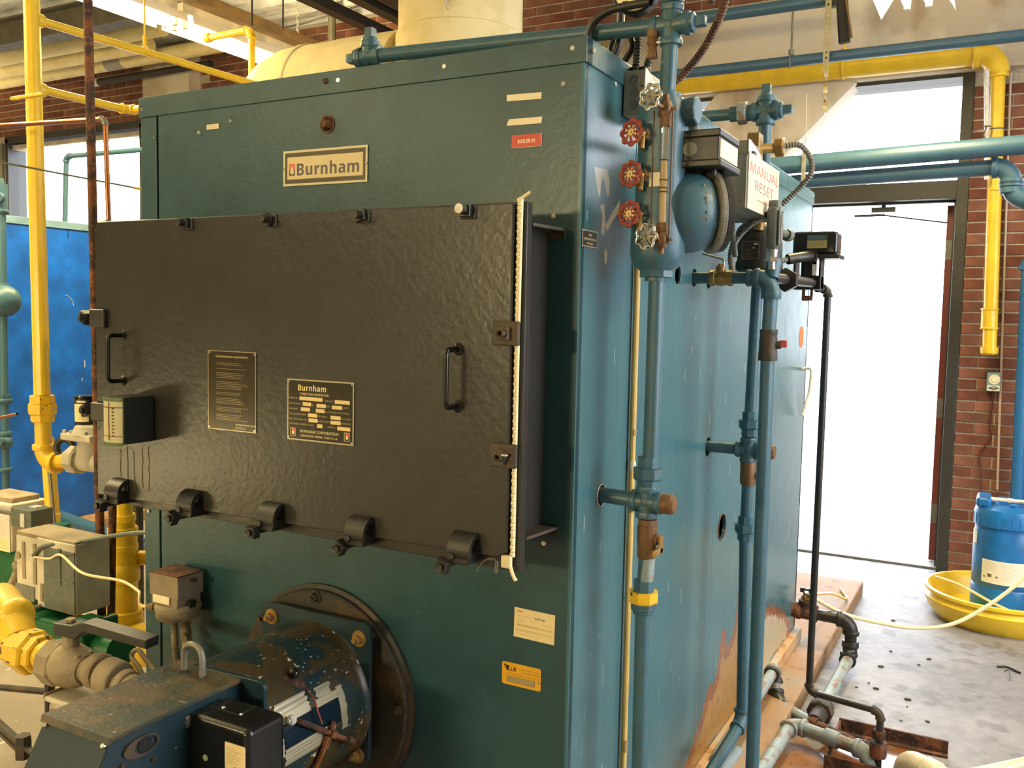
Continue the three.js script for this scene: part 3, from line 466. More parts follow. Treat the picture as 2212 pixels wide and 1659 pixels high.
  print(door, 'rating_plate', [-.524, 1.138, ZD + .0012], .184, .134, (q, w, h) => {
    q.fillStyle = '#b3a88c'; q.fillRect(0, 0, w, h); q.fillStyle = '#2c2719'; q.fillRect(w * .018, h * .024, w * .964, h * .952); const ink = '#cdb988', s = (t, a, b, k, al) => { q.font = `${al || ''} ${h * k | 0}px sans-serif`; q.fillText(t, w * a, h * b); };
    q.fillStyle = '#e4cf94'; s('Burnham', .16, .185, .135, 'bold'); q.fillStyle = ink; s('THREE PASS GENERATOR', .19, .255, .052, 'bold');
    const bx = (a, b, c) => { q.fillStyle = '#e0c88c'; q.fillRect(w * a, h * b, w * c, h * .06); q.fillStyle = ink; };
    s('MODEL NO.', .03, .325, .036); bx(.19, .28, .35); s('SERIAL NO.', .57, .335, .036); bx(.72, .295, .22); s('GROSS OUTPUT', .03, .415, .036); bx(.24, .37, .13); s('HP', .38, .42, .034); bx(.45, .38, .14); s('MBH', .6, .42, .034); bx(.68, .385, .15); s('LBS/HR', .84, .42, .034);
    s('MBH INPUT', .03, .5, .036); bx(.21, .455, .14); bx(.44, .46, .13); s('SQ. FT. FIRESIDE HEAT. SURFACE', .58, .51, .034); s('MAX. WORKING PRESS.', .03, .585, .036); bx(.32, .545, .14); s('P.S.I. WATER', .47, .59, .034); bx(.66, .55, .15); s('P.S.I. STEAM', .82, .6, .034);
    s('MIN. SAFETY VALVE CAP.', .03, .665, .036); bx(.33, .625, .14); s('LBS/HR STEAM', .48, .67, .034); bx(.66, .63, .15); s('MBH WATER', .82, .675, .034); s('CODE SYMBOL STAMPED ON SHELL', .03, .745, .034); bx(.46, .705, .08); s('CREST NO.', .62, .75, .034); bx(.76, .715, .19);
    q.fillStyle = '#c9bb92'; s('BURNHAM CORPORATION', .2, .865, .066, 'bold'); s('LANCASTER, PENNA. 17603 U.S.A.', .2, .935, .05, 'bold');
    for (const a of [.05, .86]) { q.fillStyle = '#cdb988'; q.fillRect(w * a, h * .8, w * .08, h * .14); q.fillStyle = '#2c2719'; q.fillRect(w * (a + .008), h * .81, w * .064, h * .12); q.fillStyle = '#b84a34'; q.fillRect(w * (a + .02), h * .81, w * .052, h * .06); q.fillStyle = '#e0c8a0'; q.beginPath(); q.ellipse(w * (a + .042), h * .885, w * .018, h * .03, 0, 0, 7); q.fill(); q.beginPath(); q.moveTo(w * (a + .025), h * .87); q.lineTo(w * (a + .042), h * .82); q.lineTo(w * (a + .059), h * .87); q.fill(); }
  }, { res: 3600, rough: .25, metal: .2 });
  const riv = (a, b) => part(door, 'rivet', rev(V(a, b, ZD + .0018), Z, [[0, 0], [.0032, 0], [.0022, .0016], [0, .002]], 10), M.steel);
  for (const [cx, cy, w, h] of [[-.783, 1.167, .150, .182], [-.524, 1.138, .184, .134]]) for (const a of [-1, 1]) for (const b of [-1, 1]) riv(cx + a * (w / 2 - .005), cy + b * (h / 2 - .005));
  // clamps: curved bands below, bolts on top, square pads at the sides
  const band = (cx, cy) => {
    const s = new THREE.Shape(); s.absarc(0, 0, .033, -.4, Math.PI * .98, false); s.absarc(0, 0, .024, Math.PI * .98, -.4, true); s.closePath();
    const g = new THREE.ExtrudeGeometry(s, { depth: .05, bevelEnabled: true, bevelSize: .001, bevelThickness: .001, bevelSegments: 1, curveSegments: 16 }); g.rotateY(-Math.PI / 2);     // arc opens in the y-z plane
    return g.translate(cx + .028, cy, ZD + .0);
  };
  [-1.164, -.909, -.656, -.409, -.154].forEach((cx, i) => {
    const cy = .884, tw = [.5, .2, .75, .1, .55][i];
    part(door, 'clamp', [band(cx, cy + .008), span(cx - .028, cx + .024, cy - .018, cy + .006, ZD - .04, ZD + .03, .003), hex(V(cx - .026, cy - .022, ZD + .03), Z, .018, .02, 4, tw), cyl(V(cx - .026, cy - .022, ZD - .03), V(cx - .026, cy - .022, ZD + .055), .008, 12), rev(V(cx - .026, cy - .022, ZD + .05), Z, [[.004, 0], [.008, 0], [.008, .006], [.004, .004]], 12), hex(V(cx - .012, cy - .002, ZD + .028), Z, .008, .01, 5)], M.blackMetal);
  });
  [-.924, -.666, -.413, -.160].forEach((cx, i) => part(door, 'clamp', [hex(V(cx, 1.55, ZD), Z, .0165, .015, 4, [.78, .3, 1.0, .78][i]), cyl(V(cx, 1.55, ZD), V(cx, 1.55, ZD + .03), .0085, 12), span(cx - .018, cx + .02, 1.535, 1.562, ZD - .05, ZD + .004, .003)], M.blackMetal));
  part(door, 'clamp_bolt', cyl(V(-.16, 1.552, ZD + .02), V(-.16, 1.552, ZD + .036), .0095, 12), M.steel);
  for (const [cy, tw] of [[1.318, .78], [1.085, .35]]) {
    const pg = new RoundedBoxGeometry(.056, .046, .012, 2, .003);
    part(door, 'clamp', [pg.translate(-.068, cy, ZD + .007), hex(V(-.068, cy, ZD + .012), Z, .0175, .012, 4, tw), rev(V(-.068, cy, ZD + .02), Z, [[.0035, 0], [.0085, 0], [.0085, .012], [.006, .014], [.0035, .010]], 14)], M.rustyBlack);
  }
  part(door, 'tape_scrap', span(-.07, -.05, 1.088, 1.0905, ZD + .024, ZD + .03).rotateZ(0), M.white);
  for (const [cy, sg] of [[1.325, .3], [1.09, .9]]) part(door, 'clamp', [span(D0 - .012, D0 + .045, cy - .024, cy + .022, ZD - .04, ZD + .012, .004), cyl(V(-1.27, cy, ZD - .06), V(-1.29, cy, ZD + .02), .009, 10), hex(V(-1.287, cy, ZD - .012), V(-.2, 0, 1), .021, .024, 4, sg), rev(V(-1.291, cy, ZD + .012), V(-.2, 0, 1), [[.004, 0], [.009, 0], [.009, .004], [.004, .002]], 10)], M.blackMetal);
  part(door, 'hinge_lug', [span(D0 - .004, D0 + .03, 1.545, 1.565, ZD - .03, ZD - .012)], M.blackMetal);
}

// ---------------------------------------------------------------- the burner
const burner = thing('burner', 'teal gun burner with dusty barrel and housing under the black boiler door', 'burner');
{
  const c = V(-.645, .435, 0);
  part(burner, 'flange_disc', rev(c, Z, [[0, 0], [.262, 0], [.262, .008], [.252, .012], [.252, .022], [.248, .026], [0, .026]], 64), M.rustyBlack, 'black round mounting flange');
  for (let k = 0; k < 8; k++) { const t = (k + .18) / 8 * Math.PI * 2 - .08, p = V(c.x + Math.cos(t) * .236, c.y + Math.sin(t) * .236, .026); part(burner, 'flange_bolt', bolt(p, Z, .010, .022), M.rustyBlack); }
  part(burner, 'gasket', new THREE.TorusGeometry(.155, .018, 8, 40, 2.4).rotateZ(.5).translate(-.635, .466, .035), std({ color: 0x8d6a3c, roughness: .95, bumpMap: T.bump, bumpScale: .004 }));
  const s = new THREE.Shape(), r = .018, a = [-.795, .315], b = [-.47, .645]; s.moveTo(a[0] + r, a[1]); s.lineTo(b[0] - r, a[1]); s.quadraticCurveTo(b[0], a[1], b[0], a[1] + r); s.lineTo(b[0], b[1] - r); s.quadraticCurveTo(b[0], b[1], b[0] - r, b[1]); s.lineTo(a[0] + r, b[1]); s.quadraticCurveTo(a[0], b[1], a[0], b[1] - r); s.lineTo(a[0], a[1] + r); s.quadraticCurveTo(a[0], a[1], a[0] + r, a[1]);
  part(burner, 'mounting_plate', new THREE.ExtrudeGeometry(s, { depth: .008, bevelEnabled: true, bevelSize: .0015, bevelThickness: .0015, bevelSegments: 1 }).translate(0, 0, .052), M.burnerBlue);
  for (const [x, y] of [[-.764, .614], [-.498, .61], [-.501, .335], [-.764, .335]]) part(burner, 'plate_bolt', [rev(V(x, y, .062), Z, [[0, 0], [.019, 0], [.019, .003], [0, .003]], 20), ...bolt(V(x, y, .064), Z, .0095, .022)], M.brass);
  part(burner, 'barrel', rev(V(-.64, .45, .06), Z, [[0, 0], [.176, 0], [.170, .008], [.168, .02], [.168, .32], [0, .32]], 64), M.barrel, 'round dusty barrel');
  part(burner, 'end_plate', (() => { const e = new THREE.Shape(); e.moveTo(-.716, .1); e.lineTo(-.476, .1); e.lineTo(-.476, .608); e.quadraticCurveTo(-.476, .624, -.494, .625); e.lineTo(-.716, .62); e.closePath(); return new THREE.ExtrudeGeometry(e, { depth: .010, bevelEnabled: true, bevelSize: .001, bevelThickness: .001, bevelSegments: 1 }).translate(0, 0, .379); })(), M.burnerBlue);
  const prof = (x0, x1, pts) => { const h = new THREE.Shape(); pts.forEach(([z, y], i) => i ? h.lineTo(z, y) : h.moveTo(z, y)); return new THREE.ExtrudeGeometry(h, { depth: x1 - x0, bevelEnabled: true, bevelSize: .002, bevelThickness: .002, bevelSegments: 1 }).rotateY(-Math.PI / 2).translate(x1, 0, 0); };
  part(burner, 'blower_housing', prof(-.714, -.542, [[.389, .08], [.389, .614], [.684, .614], [.732, .53], [.80, .42], [.80, .08]]), M.burnerBlue, 'blue blower housing with a sloping front');
  part(burner, 'housing_lid', prof(-.719, -.537, [[.375, .615], [.375, .620], [.688, .620], [.691, .612], [.685, .615]]), M.lid, 'rust-speckled top lid');
  part(burner, 'oval_port', [(() => { const o = new THREE.Shape(); o.absellipse(0, 0, .038, .018, 0, Math.PI * 2); const q = new THREE.Path(); q.absellipse(.008, 0, .024, .0145, 0, Math.PI * 2, true); o.holes.push(q); return new THREE.ExtrudeGeometry(o, { depth: .005, bevelEnabled: false, curveSegments: 24 }).rotateY(Math.PI / 2).translate(-.5405, .582, .625); })()], M.rustyBlack);
  part(burner, 'oval_port_well', cyl(V(-.5405, .582, .617), V(-.538, .582, .617), .0145, 20), std({ color: 0x0c0c0c, roughness: .8 }));
  for (const [y, z] of [[.547, .60], [.562, .665]]) part(burner, 'housing_screw', rev(V(-.54, y, z), X, [[0, 0], [.005, 0], [.004, .004], [0, .005]], 12), M.rust);
  for (const x of [-.704, -.55]) part(burner, 'housing_screw', rev(V(x, .606, .692), V(0, .6, .8), [[0, 0], [.005, 0], [.004, .004], [0, .005]], 12), M.steel);
  part(burner, 'lifting_eye', bentTube([V(-.663, .612, .418), V(-.663, .655, .419), V(-.658, .676, .42), V(-.635, .684, .421), V(-.612, .676, .422), V(-.606, .655, .423), V(-.606, .612, .424)], .0062, .012, 60, 12), M.dull, 'bent rod lifting eye');
  for (const x of [-.663, -.606]) part(burner, 'eye_nut', hex(V(x, .62, .421), Y, .009, .005), M.rustyBlack);
  // control box hung on the right of the housing
  const cb = part(burner, 'control_box', [span(-.538, -.385, .44, .602, .425, .522, .013)], M.blackGloss, 'black control box with a data sticker');
  part(cb, 'box_base', span(-.541, -.380, .40, .452, .42, .528, .004), M.blackMetal);
  part(cb, 'cover_seam', [span(-.525, -.45, .6015, .6025, .478, .481), span(-.451, -.448, .6015, .6025, .44, .481)], M.blackMetal);
  for (const [x, z] of [[-.50, .47], [-.45, .475]]) part(cb, 'screw', rev(V(x, .601, z), Y, [[0, 0], [.004, 0], [.003, .003], [0, .003]], 10), M.steel);
  print(cb, 'data_sticker', [-.417, .547, .5228], .049, .050, (q, w, h) => { q.fillStyle = '#3a3834'; q.fillRect(0, 0, w, h); q.fillStyle = '#e6d3a4'; q.beginPath(); q.roundRect(0, 0, w, h, 14); q.fill(); lines(q, '#8a7a50', w * .1, w * .85, h * .18, h * .09, 7, .4, 4); lines(q, '#6b5a34', w * .45, w * .88, h * .84, 8, 1, 0, 10); }, { res: 4000 });
  part(cb, 'green_dot', rev(V(-.492, .528, .522), Z, [[0, 0], [.006, 0], [.006, .001], [0, .001]], 14), std({ color: 0x9db08a, roughness: .6 }));
  part(burner, 'conduit_elbow', [bentTube([V(-.545, .585, .50), V(-.552, .583, .545), V(-.552, .53, .547)], .0095, .018, 24, 12), ring(V(-.552, .55, .547), NY, .0125, 0, .009), ring(V(-.547, .584, .515), Z, .0135, 0, .010)], M.dull);
  part(burner, 'flexible_conduit', flex([V(-.552, .54, .547), V(-.553, .50, .548), V(-.557, .42, .54), V(-.565, .32, .52)], .009, .007), M.dull);
  // details of the barrel: ball knob, foil tape, windows, pilot pipework
  const onBarrel = (ang, z, dr = 0) => V(-.64 + Math.cos(ang) * (.168 + dr), .45 + Math.sin(ang) * (.168 + dr), z);
  part(burner, 'ball_knob', [new THREE.SphereGeometry(.0115, 16, 12).translate(...onBarrel(.874, .247, .009).toArray()), cyl(onBarrel(.874, .247, -.004), onBarrel(.874, .247, .006), .005, 8)], M.blackGloss);
  part(burner, 'rust_patch', [new THREE.CircleGeometry(1, 18)].map(() => { const pos = [], q0 = onBarrel(.83, .25, .0006); for (let i = 0; i < 18; i++) { const f = (k) => { const t = k / 18 * Math.PI * 2, r = 1 + .3 * Math.sin(3 * t + 1); return onBarrel(.83 + Math.sin(t) * .16 * r, .245 + Math.cos(t) * .022 * r, .0006); }; const p = f(i), n = f(i + 1); pos.push(q0.x, q0.y, q0.z, n.x, n.y, n.z, p.x, p.y, p.z); } const g = new THREE.BufferGeometry(); g.setAttribute('position', new THREE.Float32BufferAttribute(pos, 3)); g.computeVertexNormals(); return g; }), M.rust);
  const at2 = (a0, a1, z0, z1, dr, j = .002) => { const pos = [], idx = [], n = 10; for (let i = 0; i <= n; i++) { const t = a0 + (a1 - a0) * i / n; for (const z of [z0 + (i % n ? rr(-j, j) : 0), z1 + (i % n ? rr(-j, j) : 0)]) { const q = onBarrel(t, z, dr + rr(0, .0008)); pos.push(q.x, q.y, q.z); } } for (let i = 0; i < n; i++) idx.push(i * 2, i * 2 + 1, i * 2 + 2, i * 2 + 2, i * 2 + 1, i * 2 + 3); const g = new THREE.BufferGeometry(); g.setAttribute('position', new THREE.Float32BufferAttribute(pos, 3)); g.setIndex(idx); const f = g.toNonIndexed(); f.computeVertexNormals(); return f; };
  for (const [a0, a1, z0, z1, j] of [[.385, .64, .243, .333, .005], [.47, .61, .17, .214, .006], [.37, .47, .156, .226, .002], [-.06, .50, .136, .157, .002], [.05, .44, .361, .378, .002], [.03, .42, .336, .352, .002]]) part(burner, 'foil_tape', at2(a0, a1, z0, z1, .0015, j), M.alTape, 'torn aluminium foil tape');
  part(burner, 'foil_tape', at2(-.10, .10, .18, .335, .0016, .004), M.alTape, 'torn aluminium foil tape'); part(burner, 'barrel_window', at2(.06, .40, .15, .34, .0006), std({ color: 0x101f2c, roughness: .2 }));
  const k0 = onBarrel(.35, .293, .012), k1 = onBarrel(-.22, .139, .02), kd = k1.clone().sub(k0).normalize(), km = k0.clone().lerp(k1, .55);
  part(burner, 'pilot_pipe', [cyl(k0, k1, .006, 10), ring(k1.clone().addScaledVector(kd, -.02), kd, .0095, 0, .022), hex(km, kd, .0115, .02), cyl(km.clone().add(V(.0, .02, -.015)), km.clone().add(V(0, -.03, .01)), .006, 10)], M.rust);
  part(burner, 'porcelain_knob', rev(k0.clone().addScaledVector(kd, -.018), V(-.1, .1, 1), [[0, 0], [.009, 0], [.0115, .006], [.008, .012], [.005, .012], [.005, .016], [0, .016]], 14), M.white);
  part(burner, 'pilot_tube', tube([km.clone().add(V(0, -.005, .005)), km.clone().add(V(-.004, -.045, .022)), km.clone().add(V(-.02, -.10, .05)), km.clone().add(V(-.05, -.2, .08))], .0065, 30, 8), M.copper);
  part(burner, 'ignition_wire', tube([onBarrel(.62, .235, .004), onBarrel(.5, .235, .012), onBarrel(.36, .24, .016), onBarrel(.2, .235, .016)], .002, 20, 6), M.red);
}

// ---------------------------------------------------------------- flue
{
  const f = thing('flue_stack', 'wide cream insulated flue rising behind the boiler', 'flue'), cx = -1.61, cz = -2.1;
  part(f, 'riser', rev(V(cx, 2.0, cz), Y, [[0, 0], [.304, 0], [.309, .2], [.309, .655], [.306, .672], [.296, .68], [.294, 1.72], [0, 1.72]], 48), M.insul);
  part(f, 'torn_lagging', [tube([V(-1.495, 2.80, -1.81), V(-1.492, 2.765, -1.806), V(-1.50, 2.735, -1.80), V(-1.49, 2.70, -1.80)], .005, 16, 5), box(-1.50, 2.77, -1.812, .022, .055, .006), box(-1.43, 2.78, -1.855, .008, .03, .006)], M.cream);
  const b = thing('breeching', 'cream insulated horizontal smoke duct with a rounded end, left of the flue', 'duct');
  part(b, 'duct', rev(V(-1.88, 2.455, cz), NX, [[0, 0], [.284, 0], [.287, .3], [.283, .5], [.285, .66], [0, .66]], 40), M.insul);
  part(b, 'duct_bend', new THREE.TubeGeometry(bent([V(-2.5, 2.455, cz), V(-2.74, 2.455, cz), V(-2.74, 2.455, ZW + .02)], .2), 24, .284, 40, false), M.insul);
  part(b, 'joint_band', [rev(V(-2.48, 2.455, cz), NX, [[.286, 0], [.291, .006], [.291, .03], [.286, .036]], 40)], M.insul);
}

// ---------------------------------------------------------------- front water column and its piping
const PB = M.pipeBlue, RA = .0167;
const top = thing('header_pipe', 'blue pipe lying across the boiler top from a plugged tee to the water column', 'pipe');
{
  const a = V(-.639, 1.976, -.142), b = V(.127, 1.95, -.142);
  part(top, 'pipe', cyl(a, b, RA), PB);
  cross(top, a, [X, NX, Y], RA, PB, 2); plug(top, a.clone().add(V(0, .033, 0)), Y, RA * 1.3, PB); plug(top, a.clone().add(V(-.033, 0, 0)), NX, RA * 1.3, PB);
  cross(top, b, [X, NX, Y, NY], RA, PB, 2.4, 'cross_fitting'); plug(top, b.clone().add(V(.04, 0, 0)), X, RA * 1.2, PB);
  part(top, 'stub', cyl(b, V(.127, 2.06, -.142), RA), PB);
  cross(top, V(.127, 2.03, -.142), [NX, X, NY], RA, PB, 2.2);
}
const col = thing('water_column', 'blue cast water column with gauge glass and three red hand wheels on the boiler corner', 'water column');
{
  const cx = .118, cz = -.142;
  part(col, 'pipe', cyl(V(.126, 1.93, cz), V(.122, 1.80, cz), RA), PB);
  part(col, 'column_body', [rev(V(.112, 1.452, cz), V(.008, 1, 0), [[0, 0], [.036, 0], [.049, .012], [.056, .03], [.056, .11], [.050, .14], [.048, .25], [.05, .29], [.05, .33], [.044, .35], [0, .352]], 36), hex(V(.111, 1.438, cz), Y, .036, .02, 8), cyl(V(.11, 1.44, cz), V(.11, 1.43, cz), .022), rev(V(.121, 1.795, cz), Y, [[0, 0], [.03, 0], [.03, .018], [.02, .022], [0, .022]], 24)], PB);
  // float bowl swelling out to the right, with its bolted ring and switch head
  const bw = V(.116, 1.572, -.165), bd = V(.8, .06, -.6).normalize();
  part(col, 'float_bowl', rev(bw, bd, [[0, -.02], [.06, -.02], [.078, .01], [.085, .04], [.083, .066], [.076, .088], [.066, .098], [0, .098]], 44), PB);
  part(col, 'bowl_ring', rev(bw.clone().addScaledVector(bd, .095), bd, [[0, 0], [.082, 0], [.087, .004], [.087, .012], [.082, .016], [0, .016]], 40), M.dull);
  part(col, 'head_plate', rev(bw.clone().addScaledVector(bd, .111), bd, [[0, 0], [.084, 0], [.084, .012], [.03, .016], [0, .016]], 32), M.blackMetal);
  part(col, 'cast_lettering', Array.from({ length: 9 }, (_, k) => { const t = -.62 + k * .12, n = bd, u = V(.6, 0, .8), w = new THREE.Vector3().crossVectors(n, u).normalize(); const p = bw.clone().addScaledVector(n, .066).addScaledVector(u, Math.cos(t) * .0815).addScaledVector(w, Math.sin(t) * .0815); return new THREE.BoxGeometry(.002, .007, .010 - (k % 3) * .003).translate(p.x, p.y, p.z); }), M.dull);
  const sw = part(col, 'switch_head', [span(.158, .236, 1.672, 1.722, -.28, -.14, .004)], M.blackMetal, 'black switch box with a maker plate');
  part(sw, 'switch_lid', span(.155, .239, 1.72, 1.735, -.283, -.137, .003), M.blackMetal); part(sw, 'switch_base', span(.152, .242, 1.66, 1.674, -.285, -.135, .003), M.blackMetal);
  part(sw, 'bright_end', span(.2355, .238, 1.678, 1.716, -.275, -.145, .001), std({ color: 0xd8c2a8, roughness: .4 })); part(sw, 'round_seal', rev(V(.175, 1.697, -.1395), Z, [[0, 0], [.016, 0], [.014, .002], [0, .002]], 20), M.dull);
  part(sw, 'neck', [cyl(V(.2, 1.6, -.215), V(.2, 1.665, -.215), .016), cyl(V(.214, 1.64, -.185), V(.214, 1.66, -.185), .006, 10)], M.blackMetal);
  part(col, 'equaliser_pipe', [cyl(V(.172, 1.76, -.16), V(.10, 1.76, -.42), .011), ring(V(.172, 1.76, -.16), V(-.27, 0, -1), .015, 0, .012)], M.dull);
  part(col, 'square_boss', [cyl(V(cx, 1.775, cz), V(.185, 1.775, -.15), .026), hex(V(.17, 1.775, -.148), X, .03, .018, 8)], PB);
  // gauge glass with its angle valves and guard rods
  const gx = .150, gz = -.06;
  part(col, 'gauge_glass', cyl(V(gx, 1.53, gz), V(gx, 1.745, gz), .0076, 16), M.gaugeGlass);
  part(col, 'glass_water', cyl(V(gx, 1.53, gz), V(gx, 1.665, gz), .0042, 12), std({ color: 0xe6c98c, roughness: .3 }));
  part(col, 'level_mark', [1.664, 1.625, 1.61, 1.602].map((y) => new THREE.TorusGeometry(.0079, .0011, 6, 18).rotateX(Math.PI / 2).translate(gx, y, gz)), M.blackMetal);
  part(col, 'guard_rod', [cyl(V(gx - .022, 1.50, gz + .005), V(gx - .022, 1.76, gz + .005), .0016, 8)], M.rod); part(col, 'guard_rod', [cyl(V(gx + .016, 1.50, gz + .004), V(gx + .016, 1.76, gz + .004), .0022, 8)], M.rod);
  for (const [y, s] of [[1.763, -1], [1.508, 1]]) {
    part(col, 'gauge_valve', [cyl(V(.122, y, -.11), V(gx, y, gz), .009, 12), rev(V(gx, y - .016, gz), Y, [[0, 0], [.009, 0], [.013, .01], [.013, .022], [.009, .032], [0, .032]], 16), hex(V(gx, y + s * .016 + (s < 0 ? -.018 : 0), gz), Y, .0115, .018, 6), cyl(V(gx, y, gz), V(gx - .012, y + .006, gz + .03), .005, 8), span(gx - .004, gx + .022, y - .003, y + .003, gz - .002, gz + .004, .001), cyl(V(gx, y - s * .014, gz), V(gx, y - s * .028, gz), .006, 10)], M.bronze);
    wheel(col, V(gx - .020, y + (s < 0 ? .018 : .004), gz + .035), V(-.3, .1, 1), .0235, M.chrome, M.dull, 7, .13);
  }
  // three trycocks
  for (const y of [1.724, 1.641, 1.562]) {
    part(col, 'trycock', [cyl(V(.112, y + .002, -.13), V(.082, y, -.07), .0075, 12), hex(V(.10, y + .001, -.105), V(-.45, 0, .9), .012, .014), cyl(V(.092, y, -.09), V(.093, y - .03, -.082), .006, 10)], M.brass);
    wheel(col, V(.079, y, -.062), V(-.25, .08, 1), .0235, M.red, M.hub, 8, .15);
  }
  part(col, 'tape_patch', box(.126, 1.632, -.088, .034, .028, .001).rotateY(0), M.paper);
}
const drainA = thing('drain_pipe', 'blue vertical pipe under the water column with unions, cross and brass valve', 'pipe');
{
  const z = -.142, xs = (y) => .112 + (y - 1) * .002;
  part(drainA, 'pipe', cyl(V(xs(1.44), 1.44, z), V(xs(1), 1.04, z), RA), PB);
  union(drainA, V(.107, 1.022, z), NY, RA, PB);
  cross(drainA, V(.107, .962, z), [X, NX, Y, NY], RA, PB, 2);
  part(drainA, 'nipple', cyl(V(-.02, .966, z), V(.1, .962, z), RA), PB); part(drainA, 'rusty_cap', rev(V(.138, .962, z), X, [[0, 0], [.021, 0], [.0215, .024], [.017, .031], [0, .032]], 20), M.bronze);
  const v = part(drainA, 'ball_valve', [rev(V(.110, .925, z), NY, [[0, 0], [.020, 0], [.020, .012], [.0215, .014], [.0215, .05], [.020, .06], [.0205, .08], [.018, .085], [0, .085]], 20), cyl(V(.112, .885, z), V(.136, .885, z + .004), .0125, 14), hex(V(.134, .885, z + .004), X, .008, .008)], M.bronze, 'bronze ball valve');
  part(v, 'lever', [span(.140, .145, .856, .892, z - .006, z + .012, .001), box(.141, .862, z + .02, .008, .014, .05, .002).rotateX(0)], M.brass);
  part(drainA, 'pipe', cyl(V(.11, .845, z), V(.108, .77, z), RA), PB);
  part(drainA, 'paint_drip', cyl(V(.1135, .843, z + .0015), V(.1105, .785, z + .0015), RA * .95, 16), M.grayPipe);
  union(drainA, V(.106, .755, z), NY, RA, PB, M.yellowWorn); part(drainA, 'union_bottom', hex(V(.106, .745, z), NY, RA * 1.7, .018, 8), PB);
  part(drainA, 'pipe', cyl(V(.106, .73, z), V(.113, FL + .08, z), RA), PB); part(drainA, 'foot_flange', ring(V(.113, FL, z), Y, .03, 0, .08), PB);
  part(drainA, 'wall_rose', new THREE.TorusGeometry(.024, .0018, 6, 24).rotateY(Math.PI / 2).translate(.002, .964, z), M.steel);
}
const seam = thing('drain_tube', 'thin stained cream tube clipped up the boiler side behind the drain pipe', 'tube');
part(seam, 'tube', [cyl(V(.012, 1.50, -.293), V(.012, -.0, -.302), .0075, 12)], std({ map: T.insul, color: 0xf0dca8, roughness: .5 })); part(seam, 'joint', [ring(V(.012, 1.02, -.296), NY, .0095, 0, .02)], M.cream); for (const [y0, y1, z] of [[.93, .90, -.2955], [1.095, 1.08, -.2955], [.35, .32, -.2995]]) part(seam, 'stain', cyl(V(.0135, y0, z), V(.0135, y1, z), .0072, 10), std({ color: 0xa08450, roughness: .8 }));

// pressure gauge, siphons and flexible conduits at the boiler top corner
const gauge = thing('pressure_gauge', 'round cream-faced pressure gauge cut off by the top edge beside the column', 'gauge');
part(gauge, 'case', rev(V(.046, 2.030, -.16), V(.1, -.05, 1), [[0, 0], [.046, 0], [.049, .004], [.049, .03], [.045, .034], [.042, .031], [0, .03]], 36), M.blackMetal);
part(gauge, 'dial', rev(V(.046, 2.030, -.16).addScaledVector(V(.1, -.05, 1).normalize(), .0305), V(.1, -.05, 1), [[0, 0], [.042, 0], [.042, .0008], [0, .0008]], 36), std({ color: 0xf0e4b0, roughness: .4 }));
part(gauge, 'dial_mark', [box(.022, 2.001, -.1275, .010, .003, .0012).rotateZ(0), box(.034, 1.997, -.1275, .010, .005, .0014), box(.058, 1.998, -.129, .004, .004, .0014), box(.030, 2.006, -.127, .012, .002, .0014)], M.blackMetal);
part(gauge, 'stem', cyl(V(.06, 2.03, -.15), V(.12, 2.03, -.142), .009, 12), M.blackMetal);
const siphon = thing('siphon_tube', 'dark bent siphon tubes arching over the boiler corner', 'tube');
part(siphon, 'siphon', bentTube([V(.10, 1.985, -.09), V(.0, 1.985, -.10), V(-.045, 1.96, -.11), V(-.05, 1.90, -.12)], .0085, .03, 50, 10), M.blackMetal);
part(siphon, 'siphon', bentTube([V(.0, 2.06, -.18), V(.0, 1.94, -.18), V(-.02, 1.90, -.18)], .0085, .03, 40, 10), M.blackMetal);
part(siphon, 'siphon', bentTube([V(-.05, 1.90, -.24), V(-.045, 1.965, -.24), V(-.005, 1.982, -.24), V(.006, 1.945, -.24), V(-.022, 1.905, -.24)], .0075, .014, 60, 10), M.blackMetal);
const cock = thing('brass_cock', 'small brass vent cock hanging under the cross beside the gauge', 'valve');
part(cock, 'body', [rev(V(.092, 1.955, -.13), NY, [[0, 0], [.007, 0], [.008, .012], [.0125, .014], [.0125, .028], [.01, .032], [.0125, .04], [.009, .048], [.0115, .058], [.0115, .07], [0, .07]], 16)], M.bronze); part(cock, 'lever', span(.10, .122, 1.912, 1.917, -.132, -.124, .001), M.steel);
const tailA = thing('conduit_bundle', 'ribbed flexible conduits dropping from the pipes into the grey junction box', 'conduit');
part(tailA, 'flexible_conduit', flex([V(.02, 1.99, -.235), V(.018, 1.94, -.235), V(.015, 1.886, -.235)], .0085, .007), M.blackMetal);
part(tailA, 'flexible_conduit', flex([V(.065, 1.97, -.235), V(.05, 1.93, -.235), V(.036, 1.886, -.24)], .0085, .007), M.blackMetal);
part(tailA, 'flexible_conduit', flex([V(.26, 2.06, -.12), V(.232, 1.99, -.16), V(.20, 1.95, -.2), V(.165, 1.915, -.23), V(.12, 1.885, -.26), V(.095, 1.87, -.27)], .009), std({ color: 0x5a3c2c, roughness: .6 }));
part(tailA, 'flexible_conduit', flex([V(.235, 2.06, -.10), V(.23, 2.02, -.12), V(.205, 1.985, -.15)], .008), std({ color: 0x4a3428, roughness: .6 }));
part(tailA, 'connector', [ring(V(.015, 1.9, -.235), NY, .0125, 0, .015), ring(V(.036, 1.9, -.24), NY, .0125, 0, .015)], M.blackMetal);
const jb = thing('junction_box', 'grey knockout junction box with a cream cover on the boiler corner', 'junction box');
